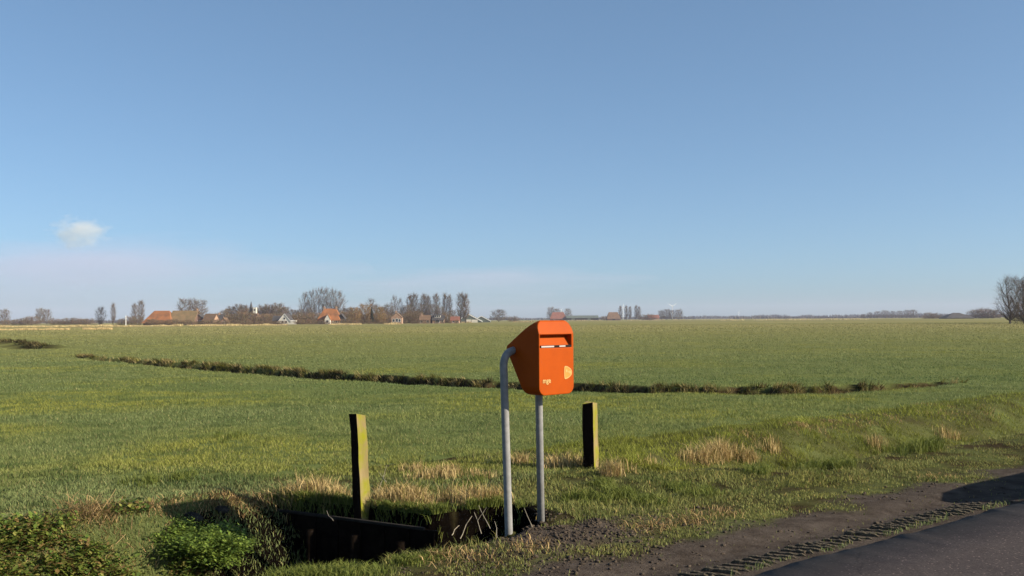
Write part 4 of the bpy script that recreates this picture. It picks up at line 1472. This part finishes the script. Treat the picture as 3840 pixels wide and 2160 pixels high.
# long farmhouse: orange tiled part with hipped end, mossy part behind it
fh = house(536, 640, 418, 'big farmhouse barn with bright orange hipped tile roof nearly to the ground', 1.3, 6.1, 12, 'side', M_BRICKDK, M_TILE, hip=2.6, overhang=0.5,
           doors=((-0.3, 2.4, 1.2, M_BLACK),), windows=((0.3, 0.4, 0.8, 0.6), (0.6, 0.4, 0.8, 0.6)), name='farmhouse', cat='farmhouse')
house(632, 726, 419.5, 'long barn with mossy brown roof joined to the orange farmhouse', 1.5, 6.0, 11.4, 'side', M_BRICKDK, M_TILEMOSS, overhang=0.4, chimneys=(0.93,),
      windows=((-0.5, 0.5, 0.7, 0.7), (0.0, 0.5, 0.7, 0.7), (0.5, 0.5, 0.7, 0.7)), name='barn', cat='barn')
house(728, 762, 425, 'small dark house with white window frames between the barn and brown roofs', 2.2, 4.4, 6, 'front', M_BRICKDK, M_TILEDK, windows=((-0.45, 0.7, 0.9, 1.2), (0.45, 0.7, 0.9, 1.2)))
house(762, 806, 422, 'low house with brown roof and pale gable left of the church', 1.6, 4.6, 6, 'side', M_BRICK, M_TILEBR, windows=((-0.6, 0.5, 0.8, 0.9), (0.3, 0.5, 0.8, 0.9)), rot=-12)
house(804, 832, 430, 'small house with a white chimney and dark roof near the church', 2.0, 4.3, 6, 'side', M_BRICKDK, M_TILEDK, chimneys=(-0.3,), windows=((-0.2, 0.6, 0.8, 1.0), (0.5, 0.6, 0.8, 1.0)))
house(826, 850, 424, 'tiny pale cottage with low gable near the church', 1.1, 2.9, 5, 'front', M_BRICK, M_TILEBR, windows=((0, 0.5, 0.8, 0.7),))

# church: white belfry and dark spire
cd = 500.0
cx = wpx(956, cd)
ch = tag(empty('church', (cx, cd, 0)), 'small village church with white belfry and thin dark spire', 'church')
k = cd / F
link('tower', box_mesh('tower', -1.6, 1.6, -1.6, 1.6, 0, 5.3, M_BRICKDK), ch)
bel = link('belfry', box_mesh('belfry', -0.85, 0.85, -0.85, 0.85, 5.3, 8.3, M_WHITE), ch)
link('clock_face', box_mesh('clock_face', -0.4, 0.4, -0.90, -0.84, 6.6, 7.4, M_BLACK), bel)
bm = bmesh.new()
tube(bm, [(-2.1, 0.6, 4.6), (-2.1, 0.6, 8.2), (-2.1, 0.6, 11.4)], [1.1, 0.75, 0.06], 8)
link('spire', bm_mesh(bm, 'spire', M_TILEDK), ch)
link('nave', box_mesh('nave', 1.3, 7.6, -2.6, 3.2, 0, 3.4, M_BRICK), ch)
bm = bmesh.new()
prism(bm, [Vector((1.1, -2.9, 3.3)), Vector((1.1, 0.3, 4.7)), Vector((1.1, 3.5, 3.3))], Vector((1, 0, 0)), 6.6)
link('nave_roof', bm_mesh(bm, 'nave_roof', M_TILEBR), ch)
bm = bmesh.new()
tube(bm, [(0, 0, 5.2), (0, 0, 6.0)], [2.0, 0.8], 4)
for i in range(4):
    link('window', box_mesh('church window', 2.2 + i * 1.4, 2.8 + i * 1.4, -2.66, -2.59, 0.9, 2.6, M_GLASS), ch)
bm.free()

house(1042, 1090, 424, 'small dark house with a white timbered front gable', 1.2, 4.5, 8, 'front', M_WHITE, M_TILEDK, verge=0.3, windows=((-0.25, 0.5, 0.8, 1.0), (0.3, 0.5, 0.8, 1.0), (0.0, 2.1, 0.7, 0.8)))
house(1020, 1050, 432, 'dark shed roof tucked beside the white gabled house', 1.5, 3.6, 6, 'side', M_BRICKDK, M_TILEDK, name='shed', cat='shed')
house(1088, 1108, 418, 'tiny white flat shed beside the white gabled house', 1.35, 1.6, 3, 'side', M_WHITE, M_WHITE, overhang=0.05, name='shed', cat='shed')
orange_house = house(1190, 1272, 428, 'house with large orange tile roof and white dormer gable', 1.9, 6.7, 9, 'side', M_BRICK, M_TILE, hip=2.0, chimneys=(-0.55, 0.55),
      windows=((-0.6, 0.6, 0.9, 1.0), (0.72, 0.5, 0.7, 1.2)), doors=((0.45, 1.0, 1.8, M_WHITE),))
house(1217, 1238, 426.5, 'white gabled porch in front of the large orange roof', 2.1, 4.2, 3, 'front', M_WHITE, M_TILE, overhang=0.12, name='porch', part_of=orange_house, windows=((0, 0.6, 0.9, 1.0),))
house(1266, 1290, 430, 'black tarred shed beside the orange roofed house', 2.6, 4.4, 5, 'front', M_BLACK, M_TILEDK, name='shed', cat='shed', doors=((0, 1.2, 2.0, M_TILEDK),))
house(1466, 1506, 422, 'brick cottage with stepped pale gable standing among tree trunks', 2.6, 4.6, 5, 'front', M_BRICK, M_TILEBR, overhang=0.1, chimneys=(-0.2,), windows=((-0.5, 0.8, 0.8, 1.1), (0.1, 0.8, 0.8, 1.3), (0.6, 0.8, 0.8, 1.1)))
house(1572, 1612, 423, 'brick cottage with pale gable end and brown roof', 1.6, 3.4, 6, 'side', M_BRICK, M_TILEBR, windows=((-0.6, 0.4, 0.9, 0.9), (0.6, 0.4, 0.9, 0.9)), chimneys=(-0.7,))
house(1604, 1622, 426, 'narrow black shed wedged between the brick cottages', 2.0, 3.8, 5, 'front', M_BLACK, M_TILEDK, name='shed', cat='shed')
dark_cottage = house(1620, 1664, 424, 'brick cottage with dark roof and wide white dormer window', 1.5, 3.2, 6, 'side', M_BRICK, M_TILEDK, windows=((-0.1, 0.4, 1.6, 0.9), (0.75, 0.4, 0.7, 0.9)))
house(1628, 1652, 425.5, 'wide white dormer on the dark cottage roof', 3.5, 3.8, 2.2, 'side', M_WHITE, M_TILEDK, overhang=0.1, name='dormer', part_of=dark_cottage, windows=((-0.6, 2.7, 0.5, 0.6), (0, 2.7, 0.5, 0.6), (0.6, 2.7, 0.5, 0.6)))
house(1688, 1722, 430, 'low red roofed brick shed left of the grey barn', 1.2, 2.8, 6, 'side', M_BRICK, M_REDROOF, overhang=0.2, windows=((-0.3, 0.4, 0.7, 0.6), (0.5, 0.4, 0.7, 0.6)), name='shed', cat='shed')
house(1708, 1806, 520, 'wide grey barn with white roof edges in a low gable', 0.8, 4.4, 14, 'front', M_GREENROOF, M_GREENROOF, verge=0.5, overhang=0.3, name='barn', cat='barn', doors=((0.0, 2.4, 1.6, M_WHITE), (0.45, 3.2, 1.5, M_WHITE)))
house(1770, 1838, 540, 'second grey barn with pale roof edge behind the wide one', 0.8, 3.4, 14, 'front', M_GREENROOF, M_GREENROOF, verge=0.35, overhang=0.3, name='barn', cat='barn')
house(2062, 2124, 930, 'farm with red hipped roof seen just above the letter box', 2.0, 8.0, 12, 'side', M_BRICKDK, M_REDROOF, hip=2.5, chimneys=(0.5,), windows=((-0.5, 0.6, 1.0, 1.0), (0.5, 0.6, 1.0, 1.0)), name='farmhouse', cat='farmhouse')
house(2124, 2244, 925, 'long low green-black barn right of the red roofed farm', 2.4, 4.6, 14, 'side', M_BLACK, M_GREENROOF, name='barn', cat='barn', doors=((-0.6, 3, 2.2, M_GREENROOF), (0.4, 3, 2.2, M_GREENROOF)))
house(2276, 2326, 920, 'isolated barn with tall brown hipped roof beside slim trees', 1.8, 7.6, 11, 'side', M_BRICKDK, M_TILEBR, hip=2.0, name='barn', cat='barn', doors=((0, 2.5, 1.7, M_BLACK),))
house(2430, 2472, 940, 'low brick farm building with red roof left of the turbine grove', 2.2, 4.8, 8, 'side', M_BRICK, M_REDROOF, windows=((-0.5, 0.7, 1, 1), (0.2, 0.7, 1, 1)), name='farm_building', cat='building')
house(3548, 3652, 740, 'low dark barn roof swelling like a mound in the hedge', 0.8, 4.4, 14, 'side', M_BLACK, M_TILEDK, hip=8.0, name='barn', cat='barn')

# white utility pole left of the farmhouse
up = at_depth(472, 1184, 415)
bm = bmesh.new()
tube(bm, [(0, 0, -0.3), (0, 0, up.z)], [0.16, 0.13], 8)
tube(bm, [(0, -0.2, up.z - 0.15), (0, 0.5, up.z + 0.05)], [0.06, 0.05], 6)
o = link('utility_pole', bm_mesh(bm, 'utility_pole', M_TRIM))
o.location = (up.x, up.y, 0)
tag(o, 'slim white pole standing in front of bushes left of the farmhouse', 'pole')

# wind turbines
M_TURB = mat('turbine white', (0.78, 0.78, 0.78), 0.4, vary=0.03)
def turbine(px, yhub, d, blade_px, rot, label):
    p = at_depth(px, yhub, d)
    bl = blade_px * d / F
    o = tag(empty('wind_turbine', (p.x, p.y, 0)), label, 'wind turbine')
    bm = bmesh.new()
    tube(bm, [(0, 0, -0.5), (0, 0, p.z)], [p.z * 0.030, p.z * 0.016], 12)
    link('tower', bm_mesh(bm, 'turbine tower', M_TURB, True), o)
    s = p.z * 0.045
    hub = link('nacelle', box_mesh('nacelle', -s * 0.8, s * 0.8, -s * 1.6, s * 1.8, p.z - s * 0.8, p.z + s * 0.8, M_TURB, s * 0.3), o)
    for i in range(3):
        a = R(rot + 120 * i)
        ax = Vector((math.sin(a), 0, math.cos(a)))
        sd = Vector((math.cos(a), 0.25, -math.sin(a)))
        bm = bmesh.new()
        c0 = Vector((0, -s * 1.7, p.z))
        pts_ = []
        for t, w_ in ((0.0, 0.035), (0.2, 0.065), (0.6, 0.042), (1.0, 0.012)):
            q = c0 + ax * bl * t
            pts_.append([bm.verts.new(q + sd * bl * w_), bm.verts.new(q + Vector((0, -bl * 0.014, 0))), bm.verts.new(q - sd * bl * w_ * 0.7), bm.verts.new(q + Vector((0, bl * 0.014, 0)))])
        for j in range(3):
            for m_ in range(4):
                bm.faces.new((pts_[j][m_], pts_[j][(m_ + 1) % 4], pts_[j + 1][(m_ + 1) % 4], pts_[j + 1][m_]))
        bm.faces.new(pts_[0][::-1])
        bm.faces.new(pts_[-1])
        link('blade', bm_mesh(bm, 'blade', M_TURB), hub)
turbine(2521, 1148, 1700, 20, -62, 'white wind turbine standing above the grove of bare trees')
turbine(2336, 1151, 1750, 14, 10, 'white wind turbine seen between slim trees beside the brown barn')
turbine(2104, 1162, 1900, 10, 40, 'white wind turbine just behind the red roofed farm')
turbine(2770, 1172, 2400, 9, 15, 'tiny white wind turbine above the empty distant tree line')

# ------------------------------------------------------------------ far tree line and reeds
parts = []
def fuzz_line(px0, px1, d, ytop, n, colr, jitter=0.5, wid=0.5, seed=0):
    px = rng.uniform(px0, px1, n)
    x = (px - 1920) / F * d
    y = d + rng.uniform(-25, 25, n)
    hz = np.array([at_depth(p, ytop, d).z for p in (px0, px1)]).mean()
    env = 0.45 + 0.75 * noise(x, x * 0, d * 0.012, seed) * (0.6 + 0.8 * noise(x, x * 0, d * 0.003, seed + 1))
    h = np.clip(hz * env * rng.uniform(0.4, 1.1, n), 0.4, None)
    col = np.array(colr) * rng.uniform(0.6, 1.4, (n, 1))
    parts.append(make_blades(x, y, np.zeros(n), h, wid * rng.uniform(0.5, 1.5, n) * d / 1000, rng.uniform(0, 0.35, n), col, 1))
fuzz_line(2560, 4100, 2300, 1176, 5000, (0.055, 0.058, 0.05), wid=1.8, seed=50)
fuzz_line(2750, 4100, 1700, 1180, 3000, (0.065, 0.055, 0.042), wid=1.8, seed=52)
fuzz_line(-300, 560, 1400, 1198, 2600, (0.075, 0.062, 0.05), wid=1.5, seed=54)
fuzz_line(1800, 2600, 2000, 1186, 2600, (0.06, 0.06, 0.05), wid=1.8, seed=56)
V, T, C = merge(parts)
tag(link('far_tree_line', np_mesh('far_tree_line', V, T, M_TWIG, C)), 'thin hazy line of distant woods along the horizon', 'woods', kind='stuff')

parts = []
def reed_line(px0, px1, d0, d1, h, n, colr, wid=0.16, seed=0):
    t = rng.uniform(0, 1, n)
    px = px0 + (px1 - px0) * t
    d = d0 + (d1 - d0) * t + rng.uniform(-2.5, 2.5, n)
    x = (px - 1920) / F * d
    env = 0.35 + 0.9 * noise(px, px * 0, 28, seed)
    keep = noise(px, px * 0, 60, seed + 1) > 0.28
    hh = h * env * rng.uniform(0.5, 1.1, n)
    col = np.array(colr) * rng.uniform(0.7, 1.25, (n, 1))
    parts.append(make_blades(x[keep], d[keep], np.zeros(keep.sum()), hh[keep], np.full(keep.sum(), wid), rng.uniform(0, 0.4, keep.sum()), col[keep], 1))
reed_line(-300, 900, 318, 322, 0.75, 7000, (0.52, 0.40, 0.20), seed=60)
reed_line(700, 1500, 330, 350, 0.75, 5000, (0.52, 0.40, 0.20), seed=62)
reed_line(-300, 430, 196, 204, 0.45, 5000, (0.50, 0.37, 0.18), seed=64)
reed_line(1380, 2060, 470, 560, 0.8, 3500, (0.42, 0.31, 0.17), wid=0.25, seed=66)
reed_line(2100, 2800, 800, 820, 0.9, 2500, (0.42, 0.34, 0.19), wid=0.4, seed=68)
reed_line(2700, 3260, 620, 640, 0.9, 3500, (0.55, 0.45, 0.25), wid=0.35, seed=70)
V, T, C = merge(parts)
tag(link('reed_fringe', np_mesh('reed_fringe', V, T, M_STRAW, C)), 'pale straw-coloured reed fringes along the distant field edges', 'reeds', kind='stuff')

# ------------------------------------------------------------------ unseen trailer, added to cast an out-of-view vehicle's shadow on the verge
M_TRAIL = mat('trailer sheet', (0.10, 0.12, 0.16), 0.5, vary=0.1)
M_TYRE = mat('tyre rubber', (0.02, 0.02, 0.02), 0.85)
M_RIM = mat('wheel rim', (0.4, 0.4, 0.4), 0.4)
tx, ty = from_uv(9.05, 2.30)
tr = tag(empty('shadow_trailer', (tx, ty, 0.022), math.atan2(UY, UX)), 'low open trailer added out of view to cast the vehicle shadow on the verge', 'trailer')
TL, TW = 3.6, 1.4
bm = bmesh.new()
add_box(bm, 0.12, TL, -TW / 2 + 0.02, TW / 2 - 0.02, 0.42, 0.48)
link('bed', bm_mesh(bm, 'trailer bed', M_TRAIL), tr)
for s in (-1, 1):
    bm = bmesh.new()
    poly = [Vector((0.35, 0, 0.47)), Vector((0.08, 0, 0.52)), Vector((0.0, 0, 0.60)), Vector((0.10, 0, 0.72)), Vector((0.45, 0, 0.81)), Vector((1.1, 0, 0.85)), Vector((TL, 0, 0.85)), Vector((TL, 0, 0.47))]
    prism(bm, [p + Vector((0, s * TW / 2 - 0.015, 0)) for p in poly], Vector((0, 1, 0)), 0.03)
    link('side_panel', bm_mesh(bm, 'side_panel', M_TRAIL), tr)
    bm = bmesh.new()
    ring = [Vector((1.9 + 0.31 * math.cos(6.283 * i / 20), s * (TW / 2 - 0.20), 0.31 + 0.31 * math.sin(6.283 * i / 20))) for i in range(20)]
    prism(bm, ring, Vector((0, 1, 0)), s * 0.15)
    wh = link('wheel', bm_mesh(bm, 'tyre', M_TYRE), tr)
    bm = bmesh.new()
    ring = [Vector((1.9 + 0.18 * math.cos(6.283 * i / 16), s * (TW / 2 - 0.06), 0.31 + 0.18 * math.sin(6.283 * i / 16))) for i in range(16)]
    prism(bm, ring, Vector((0, 1, 0)), s * 0.02)
    link('rim', bm_mesh(bm, 'rim', M_RIM), wh)
link('front_panel', box_mesh('front_panel', 0.10, 0.13, -TW / 2 + 0.02, TW / 2 - 0.02, 0.49, 0.66, M_TRAIL), tr)
link('tailgate', box_mesh('tailgate', TL - 0.04, TL, -TW / 2 + 0.02, TW / 2 - 0.02, 0.49, 0.83, M_TRAIL), tr)
bm = bmesh.new()
tube(bm, [(1.9, -TW / 2 + 0.2, 0.31), (1.9, TW / 2 - 0.2, 0.31)], 0.03, 8)
link('axle', bm_mesh(bm, 'axle', M_TYRE), tr)
bm = bmesh.new()
tube(bm, [(TL - 0.3, 0, 0.39), (TL + 1.1, 0, 0.40)], 0.035, 8)
tube(bm, [(TL + 1.0, 0, 0.40), (TL + 1.0, 0, 0.0)], 0.025, 8)
link('drawbar', bm_mesh(bm, 'drawbar', M_RIM), tr)

# ------------------------------------------------------------------ cloud
def cloud(name, px, py, d, rx, ry, rz_, dens, label, nscale, tone=(0.97, 0.97, 0.97, 1)):
    p = at_depth(px, py, d)
    bm = bmesh.new()
    bmesh.ops.create_icosphere(bm, subdivisions=3, radius=1.0)
    me = bm_mesh(bm, name)
    m, N, L = new_mat(name)
    out = N.new('ShaderNodeOutputMaterial')
    vol = N.new('ShaderNodeVolumePrincipled')
    vol.inputs['Color'].default_value = tone
    vol.inputs['Anisotropy'].default_value = 0.2
    tc = N.new('ShaderNodeTexCoord')
    nz = N.new('ShaderNodeTexNoise')
    nz.inputs['Scale'].default_value = nscale
    nz.inputs['Detail'].default_value = 5
    L.new(tc.outputs['Object'], nz.inputs['Vector'])
    ln = N.new('ShaderNodeVectorMath')
    ln.operation = 'LENGTH'
    L.new(tc.outputs['Object'], ln.inputs[0])
    sub = N.new('ShaderNodeMath')
    sub.operation = 'SUBTRACT'
    L.new(nz.outputs[0], sub.inputs[0])
    sc = N.new('ShaderNodeMath')
    sc.operation = 'MULTIPLY'
    sc.inputs[1].default_value = 0.55
    L.new(ln.outputs['Value'], sc.inputs[0])
    L.new(sc.outputs[0], sub.inputs[1])
    mr = N.new('ShaderNodeMapRange')
    mr.inputs['From Min'].default_value = 0.06
    mr.inputs['From Max'].default_value = 0.30
    mr.inputs['To Min'].default_value = 0.0
    mr.inputs['To Max'].default_value = dens
    L.new(sub.outputs[0], mr.inputs['Value'])
    L.new(mr.outputs[0], vol.inputs['Density'])
    L.new(vol.outputs[0], out.inputs['Volume'])
    me.materials.append(m)
    o = link(name, me)
    o.location = p
    o.scale = (rx, ry, rz_)
    tag(o, label, 'cloud')
cloud('cloud', 296, 872, 4200, 150, 90, 85, 0.009, 'small white puffy cloud alone in the blue sky', 2.3)
cloud('cloud_bank', 150, 1045, 9000, 3100, 700, 520, 0.00070, 'wide faint lavender cloud bank low over the village', 1.6, (0.88, 0.82, 0.97, 1))
cloud('cloud_bank', 1750, 1060, 9500, 1900, 600, 230, 0.00045, 'faint thin veil of cloud low above the letter box', 1.8, (0.88, 0.82, 0.97, 1))

# ------------------------------------------------------------------ haze
hz_me = box_mesh('haze', -3600, 3600, -350, 3600, -2.5, 46)
m, N, L = new_mat('haze')
out = N.new('ShaderNodeOutputMaterial')
vol = N.new('ShaderNodeVolumePrincipled')
vol.inputs['Color'].default_value = (0.76, 0.77, 1.0, 1)
vol.inputs['Density'].default_value = 0.00013
L.new(vol.outputs[0], out.inputs['Volume'])
hz_me.materials.append(m)
tag(link('haze', hz_me), 'thin pale haze in the air over the fields', 'haze', kind='stuff')
